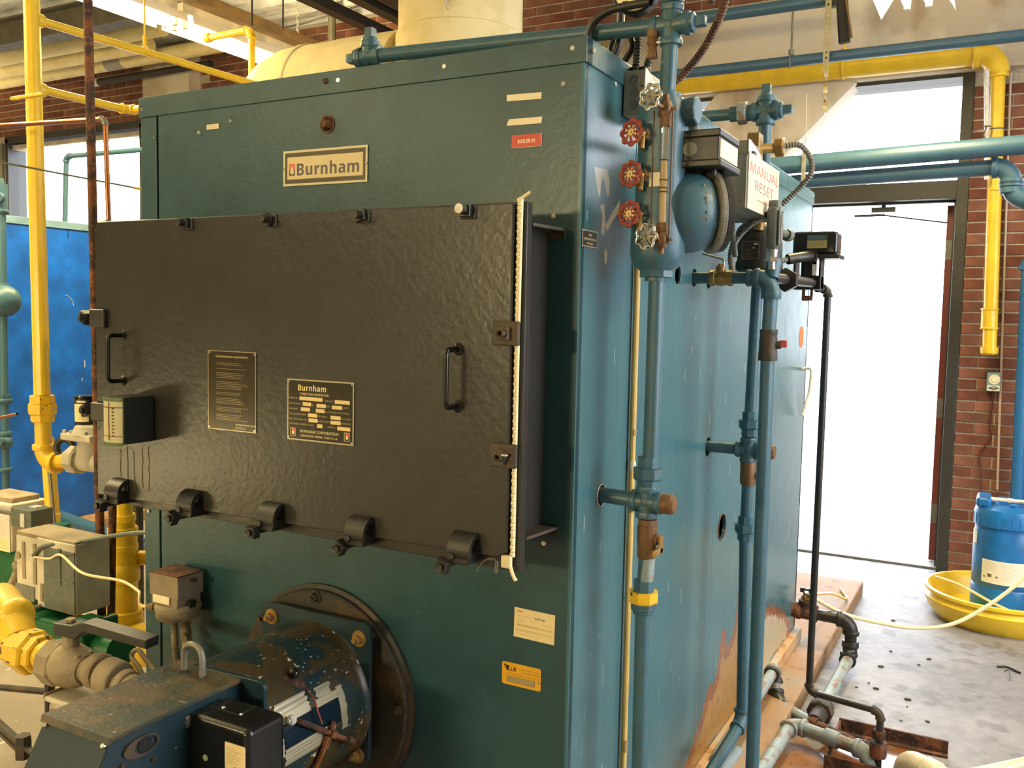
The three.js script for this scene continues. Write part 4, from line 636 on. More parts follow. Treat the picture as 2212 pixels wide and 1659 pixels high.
{
  part(jb, 'box', span(.003, .05, 1.79, 1.885, -.30, -.20, .002), std({ color: 0xc4beae, metalness: .15, roughness: .45, map: T.blotch }));
  part(jb, 'knockout', [[.027, 1.864], [.027, 1.838], [.027, 1.812]].map(([x, y], i) => rev(V(x, y, -.2), Z, i ? [[0, 0], [.011, 0], [.011, .0012], [.009, .0016], [0, .0012]] : [[.005, 0], [.013, 0], [.012, .003], [.006, .004], [.005, 0]], 20)), M.grayBox);
  part(jb, 'connector_hole', rev(V(.027, 1.864, -.1995), Z, [[0, 0], [.0055, 0], [.0055, .004], [0, .004]], 6), M.steel);
  part(jb, 'screw_hole', [[.045, 1.85], [.045, 1.825]].map(([x, y]) => cyl(V(x, y, -.201), V(x, y, -.1985), .0025, 8)), M.blackMetal);
  part(jb, 'cover', (() => { const s = new THREE.Shape(); s.moveTo(0, 0); s.lineTo(.1, 0); s.lineTo(.1, .068); s.lineTo(.012, .1); s.lineTo(0, .1); s.closePath(); return new THREE.ExtrudeGeometry(s, { depth: .002, bevelEnabled: false }).rotateY(Math.PI / 2).translate(.0505, 1.788, -.199); })(), M.white);
}

// ---------------------------------------------------------------- the second control column farther back
const colB = thing('cutoff_column', 'blue control column behind, running from a plugged cross above the boiler to a floor elbow', 'pipe');
{
  const z = -.957, x = .13;
  cross(colB, V(x, 1.944, z), [X, NX, Y, NY], .019, PB, 2); plug(colB, V(x + .036, 1.943, z), X, .023, PB); plug(colB, V(x, 1.98, z), Y, .024, PB);
  part(colB, 'pipe', cyl(V(-.25, 1.944, z), V(.09, 1.944, z), .0167), PB); union(colB, V(.066, 1.944, z), X, .0167, PB, M.grayPipe);
  part(colB, 'pipe', cyl(V(x, 1.92, z), V(x, 1.63, z), .0185), PB);
  part(colB, 'pipe', cyl(V(.126, 1.46, z), V(.12, 1.08, z), .0167), PB);
  union(colB, V(.12, 1.052, z), NY, .0167, PB);
  cross(colB, V(.119, .977, z), [X, NX, Y, NY], .0167, PB, 2.1);
  part(colB, 'nipple', cyl(V(-.02, .977, z), V(.1, .977, z), .0167), PB); part(colB, 'rusty_cap', rev(V(.155, .976, z), X, [[0, 0], [.022, 0], [.0225, .03], [.018, .04], [0, .04]], 18), M.bronze);
  part(colB, 'bronze_valve', [rev(V(.121, .945, z), NY, [[0, 0], [.021, 0], [.023, .006], [.023, .06], [.021, .07], [0, .07]], 18), cyl(V(.13, .905, z), V(.16, .905, z), .011)], M.bronze, 'bronze valve body');
  part(colB, 'pipe', cyl(V(.121, .88, z), V(.12, .77, z), .0167), PB); union(colB, V(.12, .745, z), NY, .0167, PB);
  pipes(colB, [V(.12, .72, z), V(.132, .165, z), V(.062, .0, -.35)], .0167, PB, M.pipeBlue);
}
const lw = thing('low_water_cutoff', 'round black cutoff head with a data plate on the rear column', 'control');
{
  const c = V(.128, 1.552, -.957);
  part(lw, 'bowl', rev(V(c.x, 1.485, c.z), Y, [[0, 0], [.05, 0], [.066, .012], [.066, .034], [.062, .04], [.063, .085], [.055, .115], [.035, .14], [.024, .146], [0, .146]], 32), M.blackMetal);
  part(lw, 'side_lug', [cyl(V(.095, 1.60, -.935), V(.085, 1.61, -.92), .022), cyl(V(.10, 1.61, -.96), V(.10, 1.637, -.96), .024)], M.blackMetal);
  part(lw, 'mustard_boss', cyl(V(.135, 1.608, -.91), V(.138, 1.632, -.905), .013, 14), M.brass);
  print(lw, 'data_plate', [.118, 1.549, -.8925], .05, .052, (q, w, h) => { q.fillStyle = '#2b2420'; q.fillRect(0, 0, w, h); q.strokeStyle = '#8d8478'; q.lineWidth = 4; q.strokeRect(5, 5, w - 10, h - 10); lines(q, '#6d6558', w * .1, w * .8, h * .45, h * .09, 5, .5, 4); q.fillStyle = '#c9bfae'; q.fillRect(w * .68, h * .12, w * .22, h * .09); q.fillRect(w * .6, h * .34, w * .14, h * .06); }, { res: 3600, rx: -.0 });
  part(lw, 'flange', [rev(V(c.x, 1.474, c.z), Y, [[0, 0], [.03, 0], [.03, .014], [0, .014]], 20)], PB);
}
const lb = thing('conduit_fitting', 'grey-green conduit body with an oblong screwed cover in front of the manual reset box', 'conduit body');
{
  const z = -.70;
  part(lb, 'body', [span(.205, .236, 1.535, 1.645, z - .03, z + .012, .012), ring(V(.222, 1.64, z - .01), Y, .016, 0, .02)], M.greenGray);
  part(lb, 'cover', span(.235, .241, 1.545, 1.635, z - .028, z + .010, .0028), M.greenGray); part(lb, 'cover_panel', span(.2405, .243, 1.556, 1.624, z - .02, z + .002, .001), M.dull);
  for (const y of [1.55, 1.63]) part(lb, 'screw', rev(V(.241, y, z - .009), X, [[0, 0], [.004, 0], [.003, .003], [0, .003]], 10), M.steel);
  part(lb, 'connector', [ring(V(.220, 1.536, z - .008), NY, .014, 0, .022), hex(V(.220, 1.516, z - .008), NY, .016, .012), cyl(V(.220, 1.51, z - .008), V(.221, 1.485, z - .008), .009)], M.steel);
  part(lb, 'side_nipple', [cyl(V(.225, 1.585, z - .03), V(.25, 1.575, z - .08), .012), ring(V(.243, 1.577, z - .06), V(.4, -.1, -1), .016, 0, .016)], M.greenGray);
}
const cC = thing('feed_pipe', 'blue pipe leaving the boiler side with a brass valve, turning down to the floor', 'pipe');
{
  const z = -.765, y = 1.466;
  part(cC, 'pipe', cyl(V(-.03, y, z), V(.055, y, z), .0158), PB);
  const v = part(cC, 'brass_valve', [rev(V(.045, y, z), X, [[0, 0], [.022, 0], [.022, .012], [.019, .014], [.022, .03], [.019, .046], [.022, .048], [.022, .06], [0, .06]], 8), cyl(V(.072, y, z), V(.072, y + .032, z), .013), hex(V(.072, y + .03, z), Y, .008, .008)], M.brass);
  part(v, 'lever', [bentTube([V(.082, y + .022, z), V(.078, y + .05, z), V(.02, y + .066, z)], .0028, .008, 30, 8)], M.steel);
  part(cC, 'pipe', cyl(V(.1, y, z), V(.16, y, z), .0158), PB);
  part(cC, 'tee', [cyl(V(.145, y, z), V(.185, y, z), .0205), ring(V(.143, y, z), X, .023, 0, .012)], PB);
  part(cC, 'elbow', elbowGeo(V(.209, y, z), X, NY, .0185), PB); part(cC, 'collar', [ring(V(.209, y - .03, z), NY, .0265, 0, .026), cyl(V(.209, y + .0, z), V(.212, y + .05, z - .01), .019)], PB);
  part(cC, 'pipe', cyl(V(.209, y - .05, z), V(.207, 1.325, z), .0185), PB);
  const b = part(cC, 'bronze_valve', [rev(V(.207, 1.33, z), NY, [[0, 0], [.023, 0], [.023, .012], [.0215, .015], [.0235, .03], [.0235, .06], [.025, .063], [.025, .083], [0, .083]], 18), cyl(V(.215, 1.29, z), V(.24, 1.29, z), .011)], M.rustyBlack, 'rusty valve body');
  part(b, 'red_handle', [span(.238, .256, 1.283, 1.302, z - .004, z + .004, .002)], std({ color: 0xb03a48, roughness: .4 }));
  part(cC, 'pipe', cyl(V(.207, 1.25, z), V(.212, FL + .06, z), .0182), PB); part(cC, 'foot_flange', ring(V(.212, FL, z), Y, .032, 0, .07), PB);
}
const mr = thing('reset_box', 'grey sheet-metal box with a white MANUAL RESET placard on its end', 'control box');
{
  const g = new THREE.Group(); const y0 = 1.622, y1 = 1.748, z0 = -.86, z1 = -.52;
  part(mr, 'box', [span(.0, .195, y0, y1, z0, z1, .002)], M.grayBox);
  print(mr, 'placard', [.1965, (y0 + y1) / 2 + .004, -.69], .325, .134, (q, w, h) => {
    q.fillStyle = '#cfc0ac'; q.fillRect(0, 0, w, h); q.fillStyle = '#a84a30'; q.textAlign = 'center'; q.font = `${h * .25 | 0}px sans-serif`; q.save(); q.translate(w * .5, h * .33); q.scale(2.3, 1); q.fillText('MANUAL', 0, 0); q.fillText('RESET', 0, h * .29); q.restore();
    q.strokeStyle = '#a84a30'; q.lineWidth = 5; q.beginPath(); q.moveTo(w * .28, h * .78); q.lineTo(w * .76, h * .78); q.moveTo(w * .68, h * .7); q.lineTo(w * .76, h * .78); q.stroke();
  }, { side: 1, res: 2400, t: .003, label: 'white placard lettered MANUAL RESET' });
  part(mr, 'vent_panel', [span(.105, .19, y0 + .006, y0 + .034, z1, z1 + .0012), ...[0, 1].map((i) => span(.125, .18, y0 + .011 + i * .010, y0 + .016 + i * .010, z1 + .001, z1 + .002))], M.dull);
  part(mr, 'top_box', span(.125, .175, y1, y1 + .05, -.72, -.60, .002), M.grayBox);
  part(mr, 'top_box_cover', (() => { const s = new THREE.Shape(); s.moveTo(0, 0); s.lineTo(.13, 0); s.lineTo(.13, .03); s.lineTo(.02, .052); s.lineTo(0, .052); s.closePath(); return new THREE.ExtrudeGeometry(s, { depth: .002, bevelEnabled: false }).rotateY(Math.PI / 2).translate(.176, y1, -.598); })(), M.white);
  part(mr, 'toggle', span(.177, .185, y1 + .016, y1 + .026, -.65, -.625, .001), M.blackMetal);
}
const pc = thing('pressure_control', 'brass and grey pressure controls clustered behind the top of the manual reset box', 'control');
part(pc, 'grey_can', rev(V(.055, 1.80, -.82), V(1, 0, 0), [[0, 0], [.03, 0], [.034, .006], [.034, .05], [.028, .056], [0, .056]], 20), M.dull);
part(pc, 'brass_block', [span(.115, .148, 1.775, 1.86, -.87, -.82, .003)], M.brass); part(pc, 'brass_hex', hex(V(.175, 1.83, -.9), X, .026, .024, 8), M.brass);
part(pc, 'brass_stem', cyl(V(.1, 1.82, -.84), V(.18, 1.828, -.9), .014, 12), M.brass);
part(pc, 'flexible_conduit', flex([V(.195, 1.832, -.9), V(.235, 1.835, -.92), V(.262, 1.80, -.94), V(.262, 1.76, -.95), V(.24, 1.735, -.96), V(.212, 1.71, -.97), V(.18, 1.68, -.97)], .0085), M.dull);
const fx2 = thing('flexible_conduit', 'ribbed armoured conduit looping from the conduit body down past the black cutoff head', 'conduit');
part(fx2, 'hose', flex([V(.205, 1.625, -.71), V(.17, 1.622, -.76), V(.125, 1.60, -.80), V(.088, 1.565, -.83), V(.075, 1.53, -.85), V(.075, 1.49, -.87)], .0095), M.dull);
const fx3 = thing('flexible_conduit', 'short ribbed conduit hanging straight down from the manual reset box', 'conduit');
part(fx3, 'hose', flex([V(.125, 1.625, -.66), V(.123, 1.58, -.68), V(.112, 1.55, -.74), V(.1, 1.53, -.8)], .008), M.greenGray);

// black box control with its drain to the floor
const bc = thing('probe_control', 'black boxed probe control on a yoke, hanging in front of the bright doorway', 'control');
{
  const z = -1.35;
  part(bc, 'cover', [span(.146, .283, 1.562, 1.638, z - .05, z + .04, .012)], M.blackGloss, 'black cover with a blue-topped sticker');
  part(bc, 'base_plate', [span(.148, .292, 1.552, 1.565, z - .055, z + .045, .003)], M.blackMetal);
  print(bc, 'sticker', [.222, 1.605, z + .0412], .06, .042, (q, w, h) => { q.fillStyle = '#23302f'; q.fillRect(0, 0, w, h); q.fillStyle = '#39535a'; q.fillRect(0, 0, w, h * .4); q.fillStyle = '#9a8a5c'; q.fillRect(0, h * .42, w, h * .58); lines(q, '#5b4f30', w * .08, w * .9, h * .5, h * .11, 4, .3, 3); lines(q, '#6d858a', w * .08, w * .9, h * .12, h * .12, 2, .2, 5); }, { res: 3400 });
  part(bc, 'yoke', [span(.15, .158, 1.455, 1.552, z - .03, z + .03, .002), span(.228, .236, 1.455, 1.552, z - .03, z + .03, .002), span(.15, .236, 1.455, 1.50, z - .025, z + .025, .004), cyl(V(.193, 1.50, z), V(.193, 1.552, z), .024, 18)], M.blackMetal);
  part(bc, 'bright_tab', span(.208, .222, 1.50, 1.535, z + .026, z + .028), M.white);
  part(bc, 'drain_tab', [span(.176, .208, 1.420, 1.436, z - .01, z + .01, .002), span(.176, .183, 1.43, 1.456, z - .008, z + .008), span(.201, .208, 1.43, 1.456, z - .008, z + .008)], M.rust);
  part(bc, 'conduit_elbow', [bentTube([V(.205, 1.56, z + .04), V(.19, 1.555, z + .085), V(.15, 1.545, z + .12)], .0165, .03, 24, 14), ring(V(.205, 1.56, z + .04), Z, .021, 0, .012)], M.blackMetal);
  part(bc, 'flexible_conduit', flex([V(.155, 1.547, z + .115), V(.125, 1.535, z + .16), V(.10, 1.52, z + .22)], .009), M.dull);
  part(bc, 'supply_nipple', [cyl(V(.209, 1.466, -.78), V(.209, 1.476, -1.33), .0145), hex(V(.209, 1.468, -.93), NZ, .034, .03, 6), hex(V(.209, 1.47, -.965), NZ, .026, .03, 6)], M.blackMetal);
}
const thin = thing('drain_line', 'thin black drain line dropping before the doorway and running to the rusty sump', 'pipe');
pipes(thin, [V(.21, 1.46, -1.40), V(.238, 1.462, -1.45), V(.236, .10, -1.45), V(.465, .082, -1.45), V(.463, FL - .1, -1.45)], .0115, M.blackMetal, M.rustyBlack);
part(thin, 'bushing', [ring(V(.463, .02, -1.45), NY, .02, 0, .03), ring(V(.463, -.02, -1.45), NY, .027, 0, .05)], M.rust);

// ---------------------------------------------------------------- floor piping on the right
const blow = thing('blowdown_pipe', 'black-elbowed drain from the rusty back stub, its worn blue leg on the floor', 'pipe');
{
  pipes(blow, [V(-.02, .092, -2.35), V(.245, .085, -2.35), V(.245, -.07, -2.35), V(.228, -.085, -1.70)], .0245, M.grayPipe, M.blackMetal);
  blow.children.filter((m) => m.name === 'pipe').slice(0, 2).forEach((m) => { m.material = M.blackMetal; });
  part(blow, 'rusty_tee', [cyl(V(-.0, .092, -2.35), V(.10, .09, -2.35), .031), ring(V(.012, .092, -2.35), X, .036, 0, .025), ring(V(.085, .09, -2.35), X, .037, 0, .02), cyl(V(.055, .09, -2.35), V(.055, .135, -2.35), .026), ring(V(.055, .125, -2.35), Y, .031, 0, .02)], M.rust, 'rusty tee');
  part(blow, 'faucet', [cyl(V(.055, .14, -2.35), V(.055, .178, -2.35), .014), hex(V(.055, .15, -2.35), Y, .021, .016), cyl(V(.055, .165, -2.35), V(.085, .172, -2.32), .01, 12)], M.brass); part(blow, 'faucet_handle', [span(.03, .08, .188, .197, -2.362, -2.338, .003), span(.03, .048, .18, .2, -2.366, -2.334, .003), span(.066, .08, .18, .2, -2.366, -2.334, .003)], M.blackMetal);
  part(blow, 'coupling', [ring(V(.245, .0, -2.35), NY, .034, 0, .03), ring(V(.245, -.04, -2.32), NY, .036, 0, .02)], M.blackMetal);
  part(blow, 'union', [hex(V(.231, -.084, -1.80), Z, .040, .04, 8), hex(V(.230, -.084, -1.76), Z, .048, .035, 8), cyl(V(.23, -.085, -1.73), V(.226, -.086, -1.64), .03)], M.rustyBlack);
}
const leg = thing('floor_pipe', 'grey pipe on the plinth turning down through black elbows to the rusty cross pipe', 'pipe');
pipes(leg, [V(.045, .0, -1.0), V(.045, .015, -1.80), V(.075, -.085, -1.74), V(.21, -.088, -1.64)], .0205, M.grayPipe, M.blackMetal);
part(leg, 'end_band', ring(V(.045, .014, -1.765), NZ, .032, 0, .03), M.dull);
const rustX = thing('floor_pipe', 'rusty pipe lying across the floor behind the grey one, ending at the bushing', 'pipe');
pipes(rustX, [V(.2, -.092, -1.655), V(.46, -.10, -1.53)], .019, M.rust); part(rustX, 'coupling', [ring(V(.215, -.092, -1.648), V(1, 0, .48), .027, 0, .03), ring(V(.40, -.098, -1.56), V(1, 0, .48), .028, 0, .04)], M.rust);
const front = thing('floor_pipe', 'weathered grey pipe crossing the sump edge with an elbow at each end', 'pipe');
pipes(front, [V(.14, -.075, -.9), V(.165, -.07, -1.55), V(.44, -.068, -1.46), V(.445, -.3, -1.43)], .0225, M.grayPipe, M.grayPipe);
part(front, 'coupling', [ring(V(.285, -.069, -1.512), V(1, 0, .33), .029, 0, .05)], M.grayPipe);
const lowp = thing('floor_pipe', 'grey return pipe at the foot of the boiler jacket below the blue column', 'pipe');
part(lowp, 'pipe', cyl(V(.062, .0, -.35), V(.128, .085, -.93), .0167), M.grayPipe);
// sump
{
  const s = thing('sump_curb', 'rusty angle-iron curb around a rust-stained sump in the floor', 'curb');
  part(s, 'curb_bar', [span(.30, .66, FL, FL + .05, -1.735, -1.725), span(.30, .66, FL + .0, FL + .008, -1.735, -1.70)], M.rust); part(s, 'curb_bar', [span(.30, .308, FL, FL + .045, -1.73, -1.42)], M.rust); part(s, 'curb_bar', [span(.30, .7, FL, FL + .045, -1.42, -1.412)], M.rust);
  const w = thing('rust_puddle', 'shallow rusty wet patch inside the sump curb', 'puddle'); w.userData.kind = 'stuff';
  const sh = new THREE.Shape(); for (let i = 0; i < 40; i++) { const t = i / 40 * Math.PI * 2, r = .19 + .05 * vnoise(i / 40, .3, 8) + .03 * Math.sin(3 * t); const q = [.46 + Math.cos(t) * r * .8, -1.57 + Math.sin(t) * r * .62]; i ? sh.lineTo(q[0], -q[1]) : sh.moveTo(q[0], -q[1]); }
  part(w, 'wet_film', new THREE.ExtrudeGeometry(sh, { depth: .003, bevelEnabled: false }).rotateX(-Math.PI / 2).translate(0, FL, 0), std({ map: again(T.pad, .35), color: 0xa8866a, roughness: .16 }));
  // rust-coloured silt spread at the foot of the plinth
  const w2 = thing('rust_silt', 'orange rust silt spread on the floor beside the plinth and pipes', 'stain'); w2.userData.kind = 'stuff';
  const s2 = new THREE.Shape(); for (let i = 0; i < 60; i++) { const t = i / 60 * Math.PI * 2, r = 1 + .25 * (vnoise(i / 60, .7, 12) - .5) + .1 * Math.sin(5 * t); const q = [.25 + Math.cos(t) * .13 * r, -1.25 + Math.sin(t) * .36 * r]; i ? s2.lineTo(q[0], -q[1]) : s2.moveTo(q[0], -q[1]); }
  part(w2, 'silt_film', new THREE.ExtrudeGeometry(s2, { depth: .0015, bevelEnabled: false }).rotateX(-Math.PI / 2).translate(0, FL, 0), std({ map: again(T.pad, .4), color: 0xc2a484, roughness: .6 }));
}
const pvc = thing('pvc_pipe', 'fat cream plastic pipe with a rounded elbow at the bottom right corner', 'pipe');
part(pvc, 'pipe', [bentTube([V(.54, FL - .05, -1.50), V(.545, -.075, -1.50), V(.80, -.085, -1.33)], .036, .05, 40, 20), ring(V(.605, -.077, -1.46), V(.83, -.03, .55), .041, 0, .05)], M.pvc);
const pvc2 = thing('pvc_pipe', 'slim cream plastic pipe slanting across the bottom right corner', 'pipe');
part(pvc2, 'pipe', [tube([V(.56, -.06, -1.28), V(.72, -.045, -1.40), V(1.05, .015, -1.66)], .018, 30, 14)], M.pvc);
const clip = thing('zip_tie', 'dark bit of tie wire lying on the concrete floor', 'wire');
part(clip, 'wire', [tube([V(.80, FL + .004, -2.745), V(.84, FL + .008, -2.75), V(.89, FL + .004, -2.715)], .005, 12, 6), tube([V(.83, FL + .003, -2.70), V(.845, FL + .014, -2.69), V(.85, FL + .003, -2.60)], .002, 12, 5)], M.blackMetal);
// crumbs of dirt scattered on the floor
for (let i = 0; i < 14; i++) { const m = solo('debris_crumb', new THREE.DodecahedronGeometry(rr(.004, .011)).scale(1.4, .5, 1).rotateY(rnd() * 3).translate(rr(.2, .75), FL + .003, rr(-3.4, -1.9)), M.rustyBlack, 'small dark crumb of dirt on the pale concrete floor by the doorway', 'debris', 'crumbs scattered on the floor'); }

// ---------------------------------------------------------------- drum in its yellow spill dish, hose
const dish = thing('spill_dish', 'round yellow plastic spill dish under the blue drum', 'dish');
part(dish, 'basin', rev(V(.81, FL, -3.50), Y, [[0, 0], [.30, 0], [.345, .05], [.36, .10], [.345, .125], [.362, .135], [.362, .15], [.345, .152], [.325, .13], [.30, .04], [0, .03]], 56), paint(0xffd83a, .35, T.soft), null);
part(dish, 'rib', [0, 1, 2, 3, 4, 5].map((k) => { const t = k * 1.05 + .3; return cyl(V(.81 + Math.cos(t) * .31, FL + .05, -3.50 + Math.sin(t) * .31), V(.81 + Math.cos(t) * .335, FL + .14, -3.50 + Math.sin(t) * .335), .012, 8); }), M.yellow);
const drum = thing('chemical_drum', 'blue plastic chemical drum with white safety labels', 'drum');
{
  const cx = .82, cz = -3.47, b = -.10, R = .155;
  part(drum, 'body', rev(V(cx, b, cz), Y, [[0, 0], [R - .006, 0], [R, .012], [R, .15], [R - .004, .157], [R, .164], [R, .42], [R - .005, .43], [R - .005, .455], [R + .003, .46], [R + .003, .52], [R - .004, .545], [R - .03, .56], [0, .56]], 48), M.drum);
  part(drum, 'top_ridge', [span(cx - .15, cx - .08, b + .545, b + .60, cz - .09, cz + .09, .02), span(cx + .08, cx + .15, b + .545, b + .60, cz - .09, cz + .09, .02)], M.drum);
  part(drum, 'grip', [cyl(V(cx - .10, b + .585, cz + .03), V(cx + .10, b + .585, cz + .03), .011, 12), cyl(V(cx - .01, b + .585, cz + .03), V(cx + .01, b + .585, cz + .03), .013, 12)], M.white);
  part(drum, 'bung', [rev(V(cx + .02, b + .56, cz + .07), Y, [[0, 0], [.022, 0], [.022, .012], [.012, .016], [0, .016]], 20), rev(V(cx - .02, b + .56, cz - .07), Y, [[0, 0], [.04, 0], [.04, .02], [0, .022]], 24)], M.drum);
  part(drum, 'rib', Array.from({ length: 30 }, (_, k) => { const t = k / 30 * Math.PI * 2; return cyl(V(cx + Math.cos(t) * (R + .002), b + .465, cz + Math.sin(t) * (R + .002)), V(cx + Math.cos(t) * (R + .002), b + .515, cz + Math.sin(t) * (R + .002)), .003, 6); }), M.drum);
  const lab = (a0, a1, y0, y1, fn, name = 'safety_label') => {
    const c = document.createElement('canvas'); c.width = 512; c.height = Math.round(512 * (y1 - y0) / ((a1 - a0) * R)); const x = c.getContext('2d'); fn(x, c.width, c.height);
    const t = new THREE.CanvasTexture(c); t.colorSpace = THREE.SRGBColorSpace; t.magFilter = THREE.LinearFilter;
    part(drum, name, new THREE.CylinderGeometry(R + .0012, R + .0012, y1 - y0, 20, 1, true, a0, a1 - a0).translate(cx, b + (y0 + y1) / 2, cz), std({ map: t, roughness: .6 }), null, true);
  };
  const sheet = (x, w, h) => { x.fillStyle = '#e6e3d6'; x.fillRect(0, 0, w, h); lines(x, '#a9a698', w * .08, w * .42, h * .1, h * .06, 6, .4, 3); lines(x, '#a9a698', w * .48, w * .92, h * .12, h * .055, 14, .3, 3); x.fillStyle = '#3a3936'; x.beginPath(); x.moveTo(w * .08, h * .72); x.lineTo(w * .12, h * .78); x.lineTo(w * .04, h * .78); x.fill(); x.fillStyle = '#6b5a40'; x.fillRect(w * .16, h * .6, w * .1, h * .14); x.save(); x.translate(w * .38, h * .7); x.rotate(.7); x.fillRect(-12, -12, 24, 24); x.restore(); };
  lab(-.75, .55, .185, .30, sheet); lab(.62, 1.5, .12, .40, (x, w, h) => { sheet(x, w, h / 2); x.save(); x.translate(0, h / 2); sheet(x, w, h / 2); x.restore(); }); lab(-1.35, -1.05, .36, .43, (x, w, h) => { x.fillStyle = '#dcd9cc'; x.fillRect(0, 0, w, h); x.strokeStyle = '#2a2826'; x.lineWidth = 14; x.strokeRect(8, 8, w - 16, h - 16); lines(x, '#555', w * .15, w * .8, h * .3, h * .15, 4, .4, 8); });
}
const hose = thing('feed_hose', 'thin cream plastic hose sagging from the faucet across the floor and up past the drum', 'hose');
part(hose, 'hose', tube([V(.10, .165, -2.32), V(.20, .09, -2.42), V(.32, .02, -2.60), V(.46, -.015, -2.72), V(.60, .0, -2.80), V(.72, .07, -2.86), V(.86, .20, -2.92), V(.98, .36, -2.98)], .0085, 70, 10), M.hose);
const hose2 = thing('yellow_hose', 'stiff pale hose lying over the dish rim behind the drum', 'hose');
part(hose2, 'hose', [tube([V(.50, .03, -3.52), V(.62, .03, -3.42), V(.80, -.01, -3.28), V(1.0, -.05, -3.2)], .007, 30, 8)], M.hose);
const cord2 = thing('yellow_tube', 'short yellow tube curving away on the plinth behind the black drain line', 'tube');
part(cord2, 'hose', tube([V(.07, .165, -2.37), V(.09, .06, -2.8), V(.12, -.04, -3.1), V(.06, -.05, -3.3)], .006, 30, 8), M.yellow);

// ---------------------------------------------------------------- pipes and fittings on the right wall
const yl = thing('gas_pipe', 'fat bright yellow gas pipe crossing over the door and dropping down the brick', 'pipe');
{
  const z = -4.15;
  part(yl, 'pipe', cyl(V(-2.2, 2.873, z), V(.56, 2.868, z), .056, 28), M.yellow);
  part(yl, 'elbow', [new THREE.TubeGeometry(new THREE.QuadraticBezierCurve3(V(.53, 2.868, z), V(.628, 2.868, z), V(.638, 2.755, z)), 14, .062, 24, false), ring(V(.51, 2.868, z), X, .07, 0, .035, 28), ring(V(.639, 2.765, z), NY, .055, 0, .03, 24)], M.yellow);
  part(yl, 'drop', cyl(V(.640, 2.77, z), V(.678, 1.22, z), .0375, 24), M.yellow);
  part(yl, 'coupling', [ring(V(.6645, 2.12, z), NY, .046, 0, .012, 24), ring(V(.668, 1.452, z), NY, .0475, 0, .012, 24), cyl(V(.668, 1.45, z), V(.670, 1.34, z), .043, 24), ring(V(.67, 1.345, z), NY, .0475, 0, .012, 24)], M.yellow);
  part(yl, 'end_cap', rev(V(.678, 1.232, z), NY, [[0, 0], [.047, 0], [.047, .012], [.045, .035], [.03, .045], [0, .047]], 24), M.yellow);
  part(yl, 'hanger', [new THREE.TorusGeometry(.059, .006, 6, 24).rotateY(Math.PI / 2).scale(2, 1, 1).translate(-.186, 2.872, z), cyl(V(-.186, 2.93, z), V(-.186, 3.35, z), .007, 8), hex(V(-.186, 2.94, z), Y, .02, .05, 6)], M.yellow);
  part(yl, 'brace_strap', [new THREE.TorusGeometry(.04, .004, 6, 20).rotateX(Math.PI / 2).translate(.648, 2.45, z), span(.55, .62, 2.447, 2.453, z + .0, z + .006)], M.dull);
}
const glare = thing('wall_conduit', 'white-painted conduit leaning from the yellow elbow down to the blue pipes', 'conduit');
part(glare, 'conduit', cyl(V(.585, 2.76, -4.05), V(.618, 2.16, -4.05), .014, 12), M.white); part(glare, 'tie', [new THREE.TorusGeometry(.018, .003, 6, 14).rotateX(Math.PI / 2).translate(.602, 2.45, -4.05), tube([V(.602, 2.45, -4.035), V(.59, 2.40, -4.02), V(.615, 2.36, -4.02), V(.63, 2.42, -4.03)], .003, 16, 5)], M.bronze);
const bp = (name, label, pts, r, mat, f) => { const t = thing(name, label, 'pipe'); pipes(t, pts, r, mat); if (f) f(t); return t; };
bp('water_pipe', 'thin blue pipe running just above the fat yellow pipe', [V(-2.2, 2.80, -3.6), V(2.5, 2.80, -3.6)], .030, M.pipeBright, (t) => part(t, 'hanger', [cyl(V(-.378, 2.84, -3.6), V(-.378, 3.6, -3.6), .006, 8), new THREE.TorusGeometry(.033, .005, 6, 20).rotateY(Math.PI / 2).translate(-.378, 2.80, -3.6), hex(V(-.378, 2.835, -3.6), Y, .016, .03)], M.dull));
bp('water_pipe', 'blue pipe high under the concrete beam at the top edge, ending near the perforated strap', [V(-1.8, 3.107, -3.6), V(-.17, 3.106, -3.6)], .034, M.pipeBright, (t) => part(t, 'end_fitting', [ring(V(-.19, 3.106, -3.6), X, .046, 0, .05), cyl(V(-.165, 3.106, -3.6), V(-.11, 3.09, -3.58), .03)], M.greenGray));
bp('water_main', 'large blue pipe crossing in front of the doorway transom', [V(-1.6, 2.10, -3.05), V(2.5, 2.215, -3.05)], .044, M.pipeBright);
bp('water_main', 'second blue pipe just under the large one, ending in a downturned elbow at the right edge', [V(-1.6, 2.03, -3.12), V(.742, 2.085, -3.12), V(.742, 1.93, -3.12), V(1.5, 1.90, -3.12)], .036, M.pipeBright, (t) => { part(t, 'coupling', ring(V(.742, 2.03, -3.12), NY, .05, 0, .02), M.pipeBright); part(t, 'coupling', ring(V(.742, 1.99, -3.12), NY, .047, 0, .03), M.pipeBright); });
const strap = thing('perforated_strap', 'yellowed perforated hanger strap dangling from the ceiling pipe', 'strap');
{
  const s = new THREE.Shape(); s.moveTo(-.016, 0); s.lineTo(.016, 0); s.lineTo(.016, .5); s.lineTo(-.016, .5); s.closePath();
  for (let i = 0; i < 17; i++) { const p = new THREE.Path(); p.absarc(0, .02 + i * .028, i % 2 ? .005 : .007, 0, Math.PI * 2, true); s.holes.push(p); }
  part(strap, 'strap', new THREE.ExtrudeGeometry(s, { depth: .002, bevelEnabled: false, curveSegments: 8 }).translate(-.175, 2.70, -3.52), M.strap);
  const tw = []; for (let i = 0; i < 14; i++) tw.push(new THREE.BoxGeometry(.024, .018, .002).rotateY(i * .6).translate(-.171, 2.70 - i * .017, -3.52)); part(strap, 'twisted_tail', tw, M.strap);
}
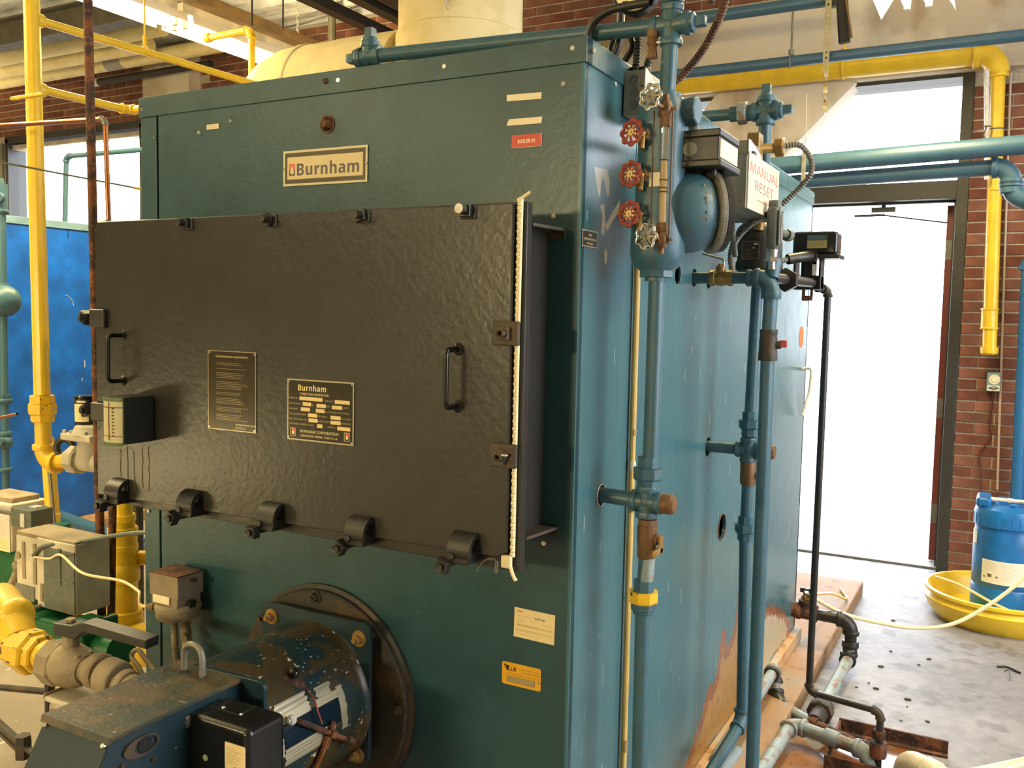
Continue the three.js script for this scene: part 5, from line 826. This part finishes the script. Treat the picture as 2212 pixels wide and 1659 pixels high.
const wire = thing('hanger_wire', 'thin wire hanging below the strap past the blue pipes', 'wire'); part(wire, 'wire', [cyl(V(-.166, 2.47, -3.0), V(-.15, 1.8, -3.0), .0018, 6), span(-.175, -.155, 2.05, 2.2, -3.003, -2.999)], M.dull);
const strut = thing('channel_strut', 'dark slotted channel strut slanting down beside the yellow hanger', 'strut');
part(strut, 'channel', [box(0, 0, 0, .055, .36, .03).rotateZ(.10).translate(-.105, 3.03, -3.55), box(.026, 0, .02, .004, .36, .03).rotateZ(.10).translate(-.105, 3.03, -3.55), box(-.026, 0, .02, .004, .36, .03).rotateZ(.10).translate(-.105, 3.03, -3.55)], M.beamDark); part(strut, 'rod', cyl(V(-.12, 3.25, -3.5), V(-.045, 2.86, -3.5), .006, 8), M.bronze);
const ob = thing('wall_controller', 'small grey-green wall box with a round dial, plugged cord below', 'controller');
part(ob, 'box', span(.672, .745, .975, 1.085, ZW, ZW + .06, .006), std({ color: 0x7d9a94, roughness: .45 })); part(ob, 'dial', rev(V(.712, 1.045, ZW + .06), Z, [[0, 0], [.03, 0], [.028, .004], [.016, .004], [.014, .012], [0, .013]], 24), M.paper);
print(ob, 'logo_plate', [.709, .995, ZW + .0605], .064, .032, (q, w, h) => { q.fillStyle = '#d8d5c8'; q.fillRect(0, 0, w, h); q.strokeStyle = '#2a2a28'; q.lineWidth = h * .14; q.beginPath(); q.moveTo(w * .12, h * .5); q.lineTo(w * .5, h * .2); q.lineTo(w * .88, h * .5); q.lineTo(w * .5, h * .8); q.closePath(); q.stroke(); q.fillStyle = '#2a2a28'; q.fillRect(w * .25, h * .45, w * .5, h * .12); }, { res: 3000 });
const pc2 = thing('power_cord', 'dark cord wandering down the brick from the wall box to the drum', 'cord'); part(pc2, 'cord', tube([V(.712, .975, ZW + .03), V(.705, .88, ZW + .012), V(.70, .78, ZW + .01), V(.708, .70, ZW + .01), V(.66, .60, ZW + .012), V(.668, .50, ZW + .02), V(.68, .36, ZW + .04)], .0045, 40, 6), std({ color: 0x5a3028, roughness: .5 }));
const wc = thing('wall_conduit', 'thin pale conduit rising straight up the brick beside the yellow drop', 'conduit'); part(wc, 'conduit', cyl(V(.70, 2.79, ZW + .015), V(.76, .40, ZW + .02), .0065, 8), std({ color: 0xc9b5a0, roughness: .6 }));
const rp = thing('water_riser', 'bright blue vertical pipe at the right edge of the picture behind the drum', 'pipe'); part(rp, 'pipe', cyl(V(.845, 1.7, -4.18), V(.86, .35, -4.18), .034), M.pipeDeep); part(rp, 'elbow', elbowGeo(V(.845, 1.75, -4.18), Y, X, .034), M.pipeDeep); part(rp, 'lower', cyl(V(.86, .35, -4.18), V(.862, FL, -4.18), .034), M.pipeDeep);

// ---------------------------------------------------------------- the left aisle
const b2 = thing('boiler', 'bright blue boiler side seen across the aisle at the left, under the window', 'boiler');
part(b2, 'jacket', span(-5.95, -4.68, -.06, 1.86, -2.92, -.2, .004), M.boilerBlue); part(b2, 'cap_strip', span(-5.955, -4.672, 1.86, 1.907, -2.925, -.195, .003), paint(0x7fa3ba, .4, T.blotch)); part(b2, 'seam', span(-4.681, -4.677, 1.80, 1.86, -2.2, -2.196), M.blackMetal);
part(b2, 'scratch', [new THREE.TorusGeometry(.07, .0016, 4, 16, 1.4).rotateY(Math.PI / 2).translate(-4.678, 1.36, -2.16), span(-4.679, -4.6785, .95, 1.0, -2.31, -2.306), span(-4.679, -4.6785, .86, .88, -2.29, -2.285)], M.white);
const tr = thing('float_trap_pipe', 'grey-blue riser with a cast float globe at the left edge', 'pipe');
{
  const p = (y) => V(-4.05 - (y - .3) * .06, y, -1.345 - (y - .3) * .045), r = .021;
  part(tr, 'pipe', cyl(p(1.99), p(1.47), r), M.pipeBlue); part(tr, 'globe', [new THREE.SphereGeometry(.088, 28, 20).translate(p(1.38).x + .01, 1.378, p(1.38).z), ring(p(1.475), NY, .032, 0, .02)], M.pipeBlue);
  part(tr, 'cast_mark', new THREE.TorusGeometry(.045, .0025, 5, 18, 3.1).rotateY(.5).translate(p(1.38).x + .035, 1.345, p(1.38).z + .08), M.pipeBlue);
  part(tr, 'pipe', cyl(p(1.3), p(.2), r), M.pipeBlue);
  part(tr, 'tee', [cyl(p(2.02), p(1.87), .031), ring(p(1.88), NY, .036, 0, .02), cyl(p(1.95), p(1.95).add(V(.04, -.01, .05)), .026), hex(p(2.0), Y, .016, .05, 4), ring(p(2.0), Y, .026, 0, .02)], M.pipeBlue);
  part(tr, 'fitting', [hex(p(.86), NY, .034, .05, 8), ring(p(.84), NY, .04, 0, .02), ring(p(.66), NY, .036, 0, .03), new THREE.SphereGeometry(.042, 16, 12).translate(p(.6).x, .6, p(.6).z), cyl(p(.61), p(.61).add(V(.03, 0, .055)), .022), ring(p(.46), NY, .036, 0, .02), hex(p(.30), NY, .036, .03, 8), ring(p(.27), NY, .032, 0, .04)], M.pipeBlue);
  part(tr, 'foot', cyl(p(.2), V(-4.05, FL, -1.34), r), M.pipeBlue);
}
const ris = thing('gas_riser', 'tall yellow gas pipe at the left with a union above its bottom elbow', 'pipe');
{
  const p = (y) => V(-2.56 - (y - .73) * .071, y, -.568 - (y - .73) * .038), r = .0305;
  part(ris, 'pipe', cyl(p(2.9), p(1.0), r, 24), M.yellow);
  part(ris, 'union', [hex(p(1.0), NY, .046, .035, 8), hex(p(.968), NY, .052, .045, 8), hex(p(.925), NY, .044, .03, 8)], M.yellowWorn);
  part(ris, 'pipe', cyl(p(.93), p(.78), r), M.yellow); part(ris, 'elbow', [...elbowGeo(V(-2.56, .735, -.57), NY, V(1, .04, -.1).normalize(), r)], M.yellow);
  part(ris, 'nipple', cyl(V(-2.53, .737, -.573), V(-2.42, .757, -.6), r), M.yellowWorn);
  part(ris, 'clamp_screw', [span(-2.76, -2.56, 2.165, 2.178, -.60, -.585, .003)], M.yellowWorn);
  // branch lines toward the back
  part(ris, 'branch_collar', [ring(V(-2.685, 2.485, -.65), NZ, .027, 0, .03), ring(V(-2.665, 2.21, -.64), NZ, .027, 0, .03)], M.yellow);
  part(ris, 'branch', cyl(V(-2.683, 2.483, -.63), V(-2.66, 2.503, -2.0), .0165), M.yellow); part(ris, 'branch', cyl(V(-2.664, 2.212, -.63), V(-2.658, 2.213, -1.04), .0165), M.yellow);
  part(ris, 'branch_elbow', [...elbowGeo(V(-2.658, 2.213, -1.06), NZ, X, .0165), cyl(V(-2.64, 2.213, -1.06), V(-2.3, 2.213, -1.06), .0165)], M.yellow);
  part(ris, 'branch_hanger', [new THREE.TorusGeometry(.021, .003, 6, 16).translate(-2.672, 2.495, -1.16), cyl(V(-2.672, 2.51, -1.16), V(-2.672, 2.75, -1.16), .004, 8), hex(V(-2.672, 2.52, -1.16), Y, .009, .04)], M.yellowWorn);
}
const sol_ = thing('solenoid_valve', 'pale gas valve with a black solenoid coil beside the yellow elbow', 'valve');
{
  const x = -2.345, z = -.61;
  part(sol_, 'coupling_nut', [hex(V(-2.425, .757, -.6), X, .056, .05, 8, .2), cyl(V(-2.38, .758, z), V(-2.2, .76, z), .044, 24)], M.cream);
  part(sol_, 'body', [rev(V(x + .02, .73, z), Y, [[0, 0], [.05, 0], [.06, .03], [.055, .08], [.05, .11], [0, .11]], 24), span(x - .075, x + .10, .84, .868, z - .07, z + .07, .006), rev(V(x + .02, .865, z), Y, [[0, 0], [.075, 0], [.06, .03], [.05, .035], [0, .035]], 24)], M.cream);
  part(sol_, 'bolt', [[-.06, .06], [.06, .06], [-.02, .06]].map(([a, b]) => hex(V(x + a, .866, z + b), Y, .008, .014)), M.cream);
  part(sol_, 'coil', rev(V(x - .015, .90, z), Y, [[0, 0], [.038, 0], [.04, .004], [.04, .108], [.036, .112], [0, .112]], 28), M.blackGloss);
  const c = document.createElement('canvas'); c.width = 256; c.height = 256; const q = c.getContext('2d'); q.fillStyle = '#e8d9a6'; q.fillRect(0, 0, 256, 256); q.fillStyle = '#2a261c'; q.fillRect(0, 0, 256, 50); q.fillStyle = '#d8cfae'; q.fillRect(60, 12, 150, 22); lines(q, '#7a6a40', 30, 230, 80, 24, 7, .5, 6); const t = new THREE.CanvasTexture(c); t.colorSpace = THREE.SRGBColorSpace; t.magFilter = THREE.LinearFilter;
  part(sol_, 'coil_label', new THREE.CylinderGeometry(.0405, .0405, .085, 14, 1, true, -.3, 1.5).translate(x - .015, .955, z), std({ map: t, roughness: .5 }), null, true);
  part(sol_, 'port_ring', [new THREE.TorusGeometry(.034, .013, 10, 24).rotateY(.4).translate(x - .115, .80, z + .02)], M.blackMetal);
}
const gv = thing('gas_drop', 'stout yellow gas drop pipe with stepped reducers, ending in a large tee near the floor', 'pipe');
{
  const x = -2.141, z = -.6, st = (y0, y1, r) => cyl(V(x, y0, z), V(x, y1, z), r, 28);
  part(gv, 'pipe', st(.55, .80, .037), M.yellow); part(gv, 'reducer', [ring(V(x, .575, z), NY, .047, 0, .03, 28), st(.50, .56, .043)], M.yellow);
  part(gv, 'reducer', [ring(V(x, .525, z), NY, .055, 0, .03, 28), st(.43, .51, .051), ring(V(x, .46, z), NY, .055, 0, .025, 28)], M.yellow);
  part(gv, 'pipe', st(.38, .45, .047), M.yellow);
  part(gv, 'reducer', rev(V(x, .385, z), NY, [[0, 0], [.048, 0], [.058, .02], [.06, .035], [.06, .065], [.052, .075], [0, .075]], 28), M.yellow);
  part(gv, 'pipe', st(.15, .32, .052), M.yellow); part(gv, 'tee', [ring(V(x, .205, z), NY, .067, 0, .035, 28), st(-.02, .19, .07), cyl(V(x - .10, .09, z), V(x + .30, .09, z), .075, 28), ring(V(x - .105, .09, z), X, .086, 0, .03, 28)], M.yellow);
  part(gv, 'side_pipe', [cyl(V(x + .02, .395, z - .06), V(x + .4, .42, z - .2), .028), ring(V(x + .06, .398, z - .075), V(1, .06, -.37), .034, 0, .05)], M.yellow);
  part(gv, 'leg', cyl(V(x + .05, FL, z), V(x + .05, .04, z), .03), M.yellow);
}
const bb = thing('yellow_line', 'yellow pipe running behind the grey actuator toward the brown posts', 'pipe'); part(bb, 'pipe', [cyl(V(-3.1, .26, -.95), V(-2.3, .29, -.75), .030), ring(V(-2.5, .283, -.8), X, .036, 0, .06)], M.yellow);
const bl3 = thing('blue_line', 'blue pipe low behind the yellow drop, with an elbow at the boiler corner', 'pipe'); part(bl3, 'pipe', cyl(V(-4.2, .10, -1.75), V(-2.95, .14, -1.4), .038), M.pipeBright); part(bl3, 'elbow', [...elbowGeo(V(-2.9, .15, -1.4), X, V(.3, 0, -1).normalize(), .04)], M.pipeBright);
const bl4 = thing('yellow_line', 'yellow vertical pipe directly behind the bottom elbow of the gas riser', 'pipe'); part(bl4, 'pipe', [cyl(V(-3.1, .75, -.95), V(-3.02, .35, -.92), .030), ring(V(-3.03, .41, -.92), NY, .036, 0, .03)], M.yellow); part(bl4, 'conduit', cyl(V(-3.03, .75, -.9), V(-2.955, .38, -.88), .008, 8), M.dull);
const bl5 = thing('black_line', 'black pipe with a joint behind the yellow drop at door height', 'pipe'); part(bl5, 'pipe', [cyl(V(-2.55, .50, -1.0), V(-1.28, .66, -.8), .022), cyl(V(-2.6, .56, -1.2), V(-1.28, .50, -1.2), .012), cyl(V(-2.55, FL, -1.0), V(-2.55, .50, -1.0), .022)], M.rustyBlack);
// brown posts
const br = thing('brown_post', 'slim rust-brown pipe standing from floor to ceiling at the left edge of the black door', 'pipe');
part(br, 'pipe', cyl(V(-1.862, FL, -.3), V(-1.917, 3.7, -.3), .0142), M.rust); part(br, 'clamp', [span(-1.89, -1.845, .395, .45, -.33, -.27, .006)], M.rustyBlack);
const br2 = thing('brown_post', 'shorter rust-brown pipe beside the tall one, below the black door', 'pipe'); part(br2, 'pipe', cyl(V(-1.80, .9, -.3), V(-1.838, FL, -.3), .0125), M.rust);
const rail = thing('floor_rail', 'dark square bar running along the floor behind the ball valve', 'bar'); part(rail, 'bar', [cyl(V(-2.6, -.04, -.2), V(-1.3, -.02, -.62), .012, 8)], M.rustyBlack);
// overhead extras
const cop = thing('copper_line', 'copper pipe crossing in front of the yellow riser, turning down before the window', 'pipe'); pipes(cop, [V(-3.6, 2.07, -.45), V(-2.016, 2.002, -.45), V(-2.004, 1.64, -.45)], .0085, M.copper, M.dull); part(cop, 'bell', rev(V(-2.012, 1.62, -.45), Y, [[0, 0], [.045, 0], [.04, .02], [.02, .036], [0, .04]], 24), M.pipeBlue);
const bw = thing('vent_pipe', 'blue pipe bent down before the bright window onto the far boiler', 'pipe'); pipes(bw, [V(-3.6, 2.37, -2.4), V(-4.968, 2.381, -2.4), V(-4.994, 1.9, -2.4)], .0165, M.pipeBlue);
const gw = thing('guy_wire', 'thin mauve rod slanting across the window', 'rod'); part(gw, 'rod', [cyl(V(-2.35, 1.86, .1), V(-2.029, 1.784, -.606), .0035, 8)], M.dull); part(gw, 'tip', cyl(V(-2.04, 1.786, -.58), V(-2.029, 1.784, -.606), .0048, 8), M.yellow);
const y3 = thing('gas_pipe', 'short yellow pipe with elbow hooked in front of the far fluorescent tubes', 'pipe'); pipes(y3, [V(-3.56, 2.985, -2.35), V(-3.205, 2.985, -2.35), V(-3.194, 2.2, -2.35)], .020, M.yellow); part(y3, 'end_cap', ring(V(-3.575, 2.985, -2.35), X, .028, 0, .04), M.yellow); part(y3, 'hanger_rod', [cyl(V(-3.20, 3.01, -2.35), V(-3.20, 3.7, -2.35), .005, 6)], M.beamDark);
const hr = thing('hanger_rod', 'thin dark rod hanging from the deck right of the yellow hook pipe', 'rod'); part(hr, 'rod', cyl(V(-3.1, 3.72, -2.5), V(-3.1, 3.02, -2.5), .005, 6), M.beamDark);
const cb_ = thing('cable', 'black cable drooping under the white deck above the breeching', 'cable'); part(cb_, 'cable', tube([V(-4.7, 3.5, -3.6), V(-4.0, 3.47, -3.6), V(-3.2, 3.55, -3.6), V(-2.4, 3.6, -3.6)], .007, 30, 6), M.beamDark);
const cb2_ = thing('cable', 'thin wire strung above the black cable under the deck', 'cable'); part(cb2_, 'cable', tube([V(-4.6, 3.58, -3.6), V(-3.8, 3.58, -3.6), V(-3.0, 3.64, -3.6)], .004, 30, 6), M.dull);
const ob2 = thing('fixture_beam', 'rust-streaked brown steel angle running beside the fluorescent strip', 'beam'); part(ob2, 'angle', [span(-3.72, -3.62, 3.2, 3.215, -4.2, .3, .003), span(-3.63, -3.615, 3.2, 3.26, -4.2, .3)], std({ color: 0x9a7c4c, roughness: .6, map: T.blotch })); part(ob2, 'lump', [-3.6, -3.0, -2.3].map((z) => box(-3.66, 3.225, z, .08, .03, .16, .008)), M.rust);
// insulated pipes under the deck with flow arrows
[[-4.02, 3.80 - .13, .062, 'lowest white insulated pipe along the top of the brick, with an arrow band'], [-3.8, 3.69, .062, 'middle white insulated pipe under the deck, banded in green'], [-3.6, 3.66, .06, 'white insulated pipe nearest the joist, with a yellow arrow band']].forEach(([z, y, r, label], i) => {
  const t = thing('insulated_pipe', label, 'pipe'), yy = [3.585, 3.60, 3.63][i], e = [-5.2, -5.8, -5.4][i];
  part(t, 'lagging', rev(V(XL, yy, z), X, [[0, 0], [r, 0], [r * 1.02, 1.4], [r, e - XL], [0, e - XL]], 20), M.insul);
  const bx = [-7.64, -8.19, -8.18][i]; part(t, 'band', cyl(V(bx - .13, yy, z), V(bx + .13, yy, z), r * 1.03, 20), i === 1 ? std({ color: 0x3f8a55, roughness: .6 }) : std({ color: 0xd9cc84, roughness: .6 }));
  if (i !== 1) part(t, 'arrow', [span(bx - .08, bx + .04, yy - .012, yy + .012, z + r - .002, z + r + .006), hex(V(bx + .05, yy, z + r), Z, .035, .006, 3, .5)], M.beamDark);
});
const cdt = thing('wall_conduit', 'dark conduit running along the high brick past the concrete column', 'conduit'); part(cdt, 'conduit', cyl(V(-7.0, 3.465, -4.1), V(-5.4, 3.475, -4.1), .031, 14), M.beamDark); part(cdt, 'white_sleeve', cyl(V(-6.92, 3.465, -4.1), V(-6.86, 3.465, -4.1), .035, 14), M.white);
const tap = thing('duct_tape', 'grey tape patch wrapped round the white insulated pipe near the column', 'tape'); part(tap, 'patch', [cyl(V(-6.62, 3.585, -4.02), V(-6.4, 3.585, -4.02), .065, 18)], std({ color: 0x8c887c, roughness: .5 }));

// ---------------------------------------------------------------- gas train in the lower left
const act = thing('valve_actuator', 'grey boxy actuator with pale ribbed top, standing on a green valve', 'actuator');
{
  const x0 = -2.10, x1 = -1.79, z = -.15;
  part(act, 'case', [span(x0, -1.985, .385, .595, z - .12, z, .008), span(-1.985, x1, .37, .60, z - .125, z + .004, .006)], M.cream);
  part(act, 'grey_side', span(-1.945, x1 - .001, .372, .575, z + .003, z + .0065, .002), M.greenGray); part(act, 'side_ridge', [span(-1.87, -1.855, .46, .58, z + .006, z + .010, .002), span(-1.94, -1.795, .478, .482, z + .006, z + .009)], M.greenGray);
  part(act, 'slot', [span(-2.062, -2.048, .45, .575, z - .001, z + .003), span(-2.005, -1.99, .44, .575, z - .001, z + .003), span(-1.965, -1.95, .33 + .06, .45, z + .004, z + .007, .003)], M.dustyIron);
  part(act, 'port', [cyl(V(-2.085, .525, z), V(-2.085, .525, z + .004), .013, 16)], M.dustyIron); part(act, 'brass_screw', cyl(V(-1.965, .375, z), V(-1.975, .368, z + .05), .008, 10), M.steel);
  part(act, 'top', span(x0 + .005, x1 - .005, .593, .607, z - .12, z, .004), M.dustyIron); part(act, 'notch', [span(-2.1, -2.0, .38, .43, z, z + .004)], M.grayBox);
}
const gvb = thing('gas_valve', 'green cast gas valve body under the grey actuator', 'valve');
{
  const z = -.15; part(gvb, 'body', [span(-2.12, -1.70, .235, .345, z - .08, z + .03, .02), rev(V(-2.0, .34, z - .04), Y, [[0, 0], [.08, 0], [.08, .02], [0, .03]], 24), cyl(V(-2.18, .27, z - .03), V(-1.62, .28, z - .03), .055, 24)], M.green);
  part(gvb, 'flange', [span(-2.14, -2.10, .21, .36, z - .09, z + .04, .012), span(-1.735, -1.70, .22, .37, z - .09, z + .05, .012), span(-1.76, -1.70, .345, .38, z - .03, z + .03, .008)], M.green);
  part(gvb, 'yellow_disc', rev(V(-1.80, .345, z - .01), Y, [[0, 0], [.04, 0], [.04, .012], [0, .014]], 20), M.yellow); part(gvb, 'pedestal', cyl(V(-1.95, .34, z - .05), V(-1.95, .40, z - .05), .03), M.dustyIron);
  part(gvb, 'pipe_leg', cyl(V(-1.9, FL, z - .04), V(-1.9, .26, z - .04), .03), M.yellow);
}
const cap = thing('capped_nipple', 'small green capped nipple behind the grey actuator', 'cap'); part(cap, 'cap', rev(V(-2.22, FL, -.4), Y, [[0, 0], [.022, 0], [.022, .656], [.034, .661], [.034, .696], [.03, .701], [0, .701]], 18), M.green);
const wb = thing('wire_box', 'small steel handy box with a white switch plate behind the actuator', 'junction box'); part(wb, 'box', span(-2.47, -2.35, .53, .60, -.46, -.37, .003), M.greenGray); part(wb, 'switch', [span(-2.41, -2.385, .535, .585, -.371, -.367), span(-2.42, -2.38, .60, .604, -.44, -.41)], M.white); part(wb, 'conduit', [cyl(V(-2.8, .56, -.42), V(-2.47, .565, -.42), .012, 10), cyl(V(-2.41, .25, -.42), V(-2.41, .53, -.42), .012, 10)], M.dull);
const a2 = thing('valve_actuator', 'second actuator at the left edge with a red and white warning sheet', 'actuator');
{
  part(a2, 'case', span(-3.42, -3.145, .235, .455, -.98, -.80, .01), M.cream); part(a2, 'top', span(-3.4, -3.17, .45, .48, -.96, -.82, .01), M.dustyIron);
  print(a2, 'warning_sheet', [-3.235, .335, -.797], .165, .20, (q, w, h) => { q.fillStyle = '#e4cfc4'; q.fillRect(0, 0, w, h); q.fillStyle = '#d2473c'; q.fillRect(0, h * .05, w, h * .09); q.fillStyle = '#ead9a8'; q.fillRect(0, h * .68, w, h * .32); lines(q, '#a88a84', w * .08, w * .95, h * .2, h * .045, 10, .3, 3); lines(q, '#b08a40', w * .08, w * .95, h * .74, h * .06, 4, .3, 4); }, { res: 2000 });
  part(a2, 'green_body', [span(-3.4, -3.1, .06, .235, -1.0, -.82, .02)], M.green); part(a2, 'leg', cyl(V(-3.25, FL, -.9), V(-3.25, .1, -.9), .04), M.blackMetal);
}
const fxl = thing('flexible_conduit', 'thick ribbed conduit with a fat connector hanging left of the actuator', 'conduit');
part(fxl, 'hose', flex([V(-2.43, .40, -.38), V(-2.44, .34, -.37), V(-2.50, .24, -.36), V(-2.56, .12, -.35), V(-2.60, -.05, -.34)], .021, .014), M.dustyIron); part(fxl, 'connector', [bentTube([V(-2.40, .40, -.40), V(-2.42, .455, -.39), V(-2.43, .40, -.38)], .024, .02, 20, 12), ring(V(-2.43, .395, -.38), NY, .03, 0, .02)], M.dustyIron);
// ball valve train in front
const gt = thing('gas_pipe', 'yellow union and elbow at the lower left edge leading into the ball valve', 'pipe');
{
  const z = .3, P = (x) => V(x, .488 + (x + 1.36) * .03, z), r = .0315;
  part(gt, 'pipe', cyl(P(-1.9), P(-1.33), r, 24), M.yellow); part(gt, 'union', [hex(P(-1.405), X, .046, .05, 8, .3), hex(P(-1.36), X, .056, .042, 8, .3), hex(P(-1.32), X, .048, .03, 8, .3), cyl(P(-1.3), P(-1.24), .037, 24)], M.yellowWorn);
  part(gt, 'elbow', [new THREE.SphereGeometry(.05, 20, 14).translate(-1.47, .545, .26), cyl(V(-1.47, .545, .26), V(-1.62, .55, .2), .044, 20), cyl(V(-1.47, .545, .26), V(-1.40, .50, .29), .042, 20)], M.yellow);
  part(gt, 'leg', cyl(V(-1.27, FL, .3), V(-1.27, .47, .3), .012, 10), M.blackMetal);
}
const bv = thing('ball_valve', 'dusty grey-brown ball valve with a flat black lever handle', 'valve');
{
  const z = .3, P = (x) => V(x, .486 + (x + 1.2) * .06, z);
  part(bv, 'body', [hex(P(-1.255), X, .056, .05, 8, .2), rev(P(-1.21), X, [[0, 0], [.05, 0], [.054, .02], [.05, .05], [.042, .07], [.036, .085], [0, .085]], 24), hex(P(-1.16), X, .042, .03, 6)], M.dustyIron);
  part(bv, 'stem', [cyl(V(-1.185, .53, z), V(-1.185, .575, z), .02, 16), hex(V(-1.185, .585, z), Y, .012, .016)], M.dustyIron);
  part(bv, 'lever', [(() => { const s = new THREE.Shape(); s.moveTo(-.045, 0); s.lineTo(.02, 0); s.lineTo(.05, .022); s.lineTo(.24, .012); s.lineTo(.24, .028); s.lineTo(.05, .04); s.lineTo(.01, .026); s.lineTo(-.045, .024); s.closePath(); return new THREE.ExtrudeGeometry(s, { depth: .036, bevelEnabled: true, bevelSize: .003, bevelThickness: .003, bevelSegments: 2 }).translate(0, 0, -.018).rotateY(.1).translate(-1.17, .565, z); })()], M.blackMetal);
  part(bv, 'nipple', [cyl(P(-1.14), V(-.96, .475, .3), .031, 20), ring(P(-1.10), X, .042, 0, .03), ring(V(-1.06, .488, z), V(1, -.1, 0), .044, 0, .05), ring(V(-1.0, .48, z), V(1, -.1, 0), .036, 0, .02)], M.dustyIron);
  part(bv, 'tail_pipe', [cyl(V(-.97, .475, .3), V(-.84, .455, .33), .033), cyl(V(-.84, .455, .33), V(-.715, .44, .42), .033)], M.dustyIron);
}
const ca = thing('damper_actuator', 'flat cream actuator box beside the blower housing, red label on its end', 'actuator');
{
  part(ca, 'case', span(-1.215, -.98, .22, .405, .135, .345, .012), M.cream); part(ca, 'lid', span(-1.22, -.975, .405, .420, .13, .35, .006), M.cream); part(ca, 'lid_rib', [span(-1.19, -1.0, .420, .425, .15, .155), span(-1.19, -1.0, .420, .424, .25, .254), span(-1.1, -1.09, .420, .424, .16, .25)], M.dustyIron);
  part(ca, 'lid_edge', span(-1.223, -1.215, .412, .424, .13, .35, .002), M.dustyIron);
  print(ca, 'end_label', [-1.165, .365, .3463], .07, .05, (q, w, h) => { q.fillStyle = '#ecd9b0'; q.fillRect(0, 0, w, h); q.fillStyle = '#d0643a'; q.fillRect(0, 0, w * .2, h); lines(q, '#c08a60', w * .3, w * .95, h * .15, h * .14, 5, .3, 4); }, { res: 2400 });
}
const link = thing('linkage_rod', 'bent linkage rod looped in front of the boiler corner', 'rod'); part(link, 'rod', [tube([V(-.94, .45, .22), V(-1.03, .50, .21), V(-1.06, .52, .21), V(-1.07, .505, .22), V(-1.03, .485, .23), V(-.95, .43, .25)], .006, 40, 8)], M.dustyIron);
const arm = thing('damper_linkage', 'dark jointed linkage at the lower left beside the blower housing', 'linkage'); part(arm, 'rod', [cyl(V(-1.28, .44, .48), V(-1.075, .398, .5), .009, 8), cyl(V(-1.25, .415, .48), V(-1.08, .378, .5), .006, 8)], M.rustyBlack); part(arm, 'joint', [new THREE.SphereGeometry(.016, 12, 10).translate(-1.07, .395, .5), hex(V(-1.07, .37, .5), Y, .018, .05), cyl(V(-1.07, .395, .5), V(-.71, .40, .56), .007, 8)], M.rustyBlack);
// pressure switch on the boiler front
const ps = thing('gas_switch', 'dusty tan pressure switch with a square head on the lower left boiler front', 'switch');
{
  const z = .07; part(ps, 'head', [span(-1.15, -1.045, .615, .672, z - .055, z + .03, .003)], M.dustyIron, 'square tan head'); part(ps, 'dust_top', span(-1.149, -1.046, .671, .675, z - .054, z + .029, .002), M.rust);
  part(ps, 'sticker', span(-1.135, -1.075, .598, .618, z + .03, z + .0315), M.paper);
  part(ps, 'bowl', [span(-1.145, -1.05, .59, .617, z - .05, z + .028, .003), rev(V(-1.092, .553, z - .012), Y, [[0, 0], [.052, 0], [.055, .006], [.055, .022], [.058, .024], [.058, .034], [.052, .04], [0, .04]], 32)], M.dustyIron);
  part(ps, 'lug', [span(-1.05, -1.035, .585, .605, z - .02, z), span(-1.04, -1.03, .655, .662, z - .02, z - .01)], M.blackMetal);
  part(ps, 'stem', [cyl(V(-1.072, .555, z - .02), V(-1.075, .50, z - .02), .012, 12), hex(V(-1.072, .52, z - .02), NY, .014, .03), cyl(V(-1.075, .505, z - .02), V(-1.068, .478, z - .015), .009, 10), ring(V(-1.06, .51, z - .005), V(.6, 0, .8), .010, 0, .012), cyl(V(-1.07, .51, z - .015), V(-1.048, .51, z + .01), .008, 10)], M.dustyIron);
  part(ps, 'side_fitting', [cyl(V(-1.145, .575, z + .0), V(-1.175, .573, z + .02), .007, 10), ring(V(-1.16, .574, z + .01), V(-.8, 0, .55), .010, 0, .010)], M.dustyIron);
  part(ps, 'flexible_conduit', flex([V(-1.115, .55, z - .02), V(-1.115, .50, z - .02), V(-1.112, .46, z - .02), V(-1.10, .40, z - .02), V(-1.06, .30, z)], .0095, .007), M.dustyIron);
}
const sense = thing('sensing_tube', 'clear cream tube looping from the actuator to the tan pressure switch', 'tube'); part(sense, 'tube', tube([V(-1.175, .573, .09), V(-1.20, .578, .09), V(-1.205, .60, .085), V(-1.23, .602, .07), V(-1.35, .60, .03), V(-1.55, .583, .0), V(-1.72, .60, -.05), V(-1.88, .50 + .05, -.12), V(-1.99, .535, -.14)], .004, 70, 8), M.hose);
const bcond = thing('cable', 'grey cable crossing from the actuator behind the brown posts to the boiler', 'cable'); part(bcond, 'cable', tube([V(-1.99, .54, -.14), V(-1.93, .58, -.14), V(-1.8, .605, -.18), V(-1.6, .65, -.22), V(-1.4, .67, -.25)], .007, 40, 8), M.greenGray);
const anch = thing('sensor_wire', 'copper capillary trailing off the yellow union at the left', 'wire'); part(anch, 'wire', [tube([V(-2.62, .93, -.5), V(-2.75, .90, -.48), V(-2.85, .87, -.47), V(-3.0, .82, -.45)], .006, 20, 6), cyl(V(-2.9, .80, -.46), V(-3.0, .815, -.46), .012, 8)], M.copper);

renderer.render(scene, camera);
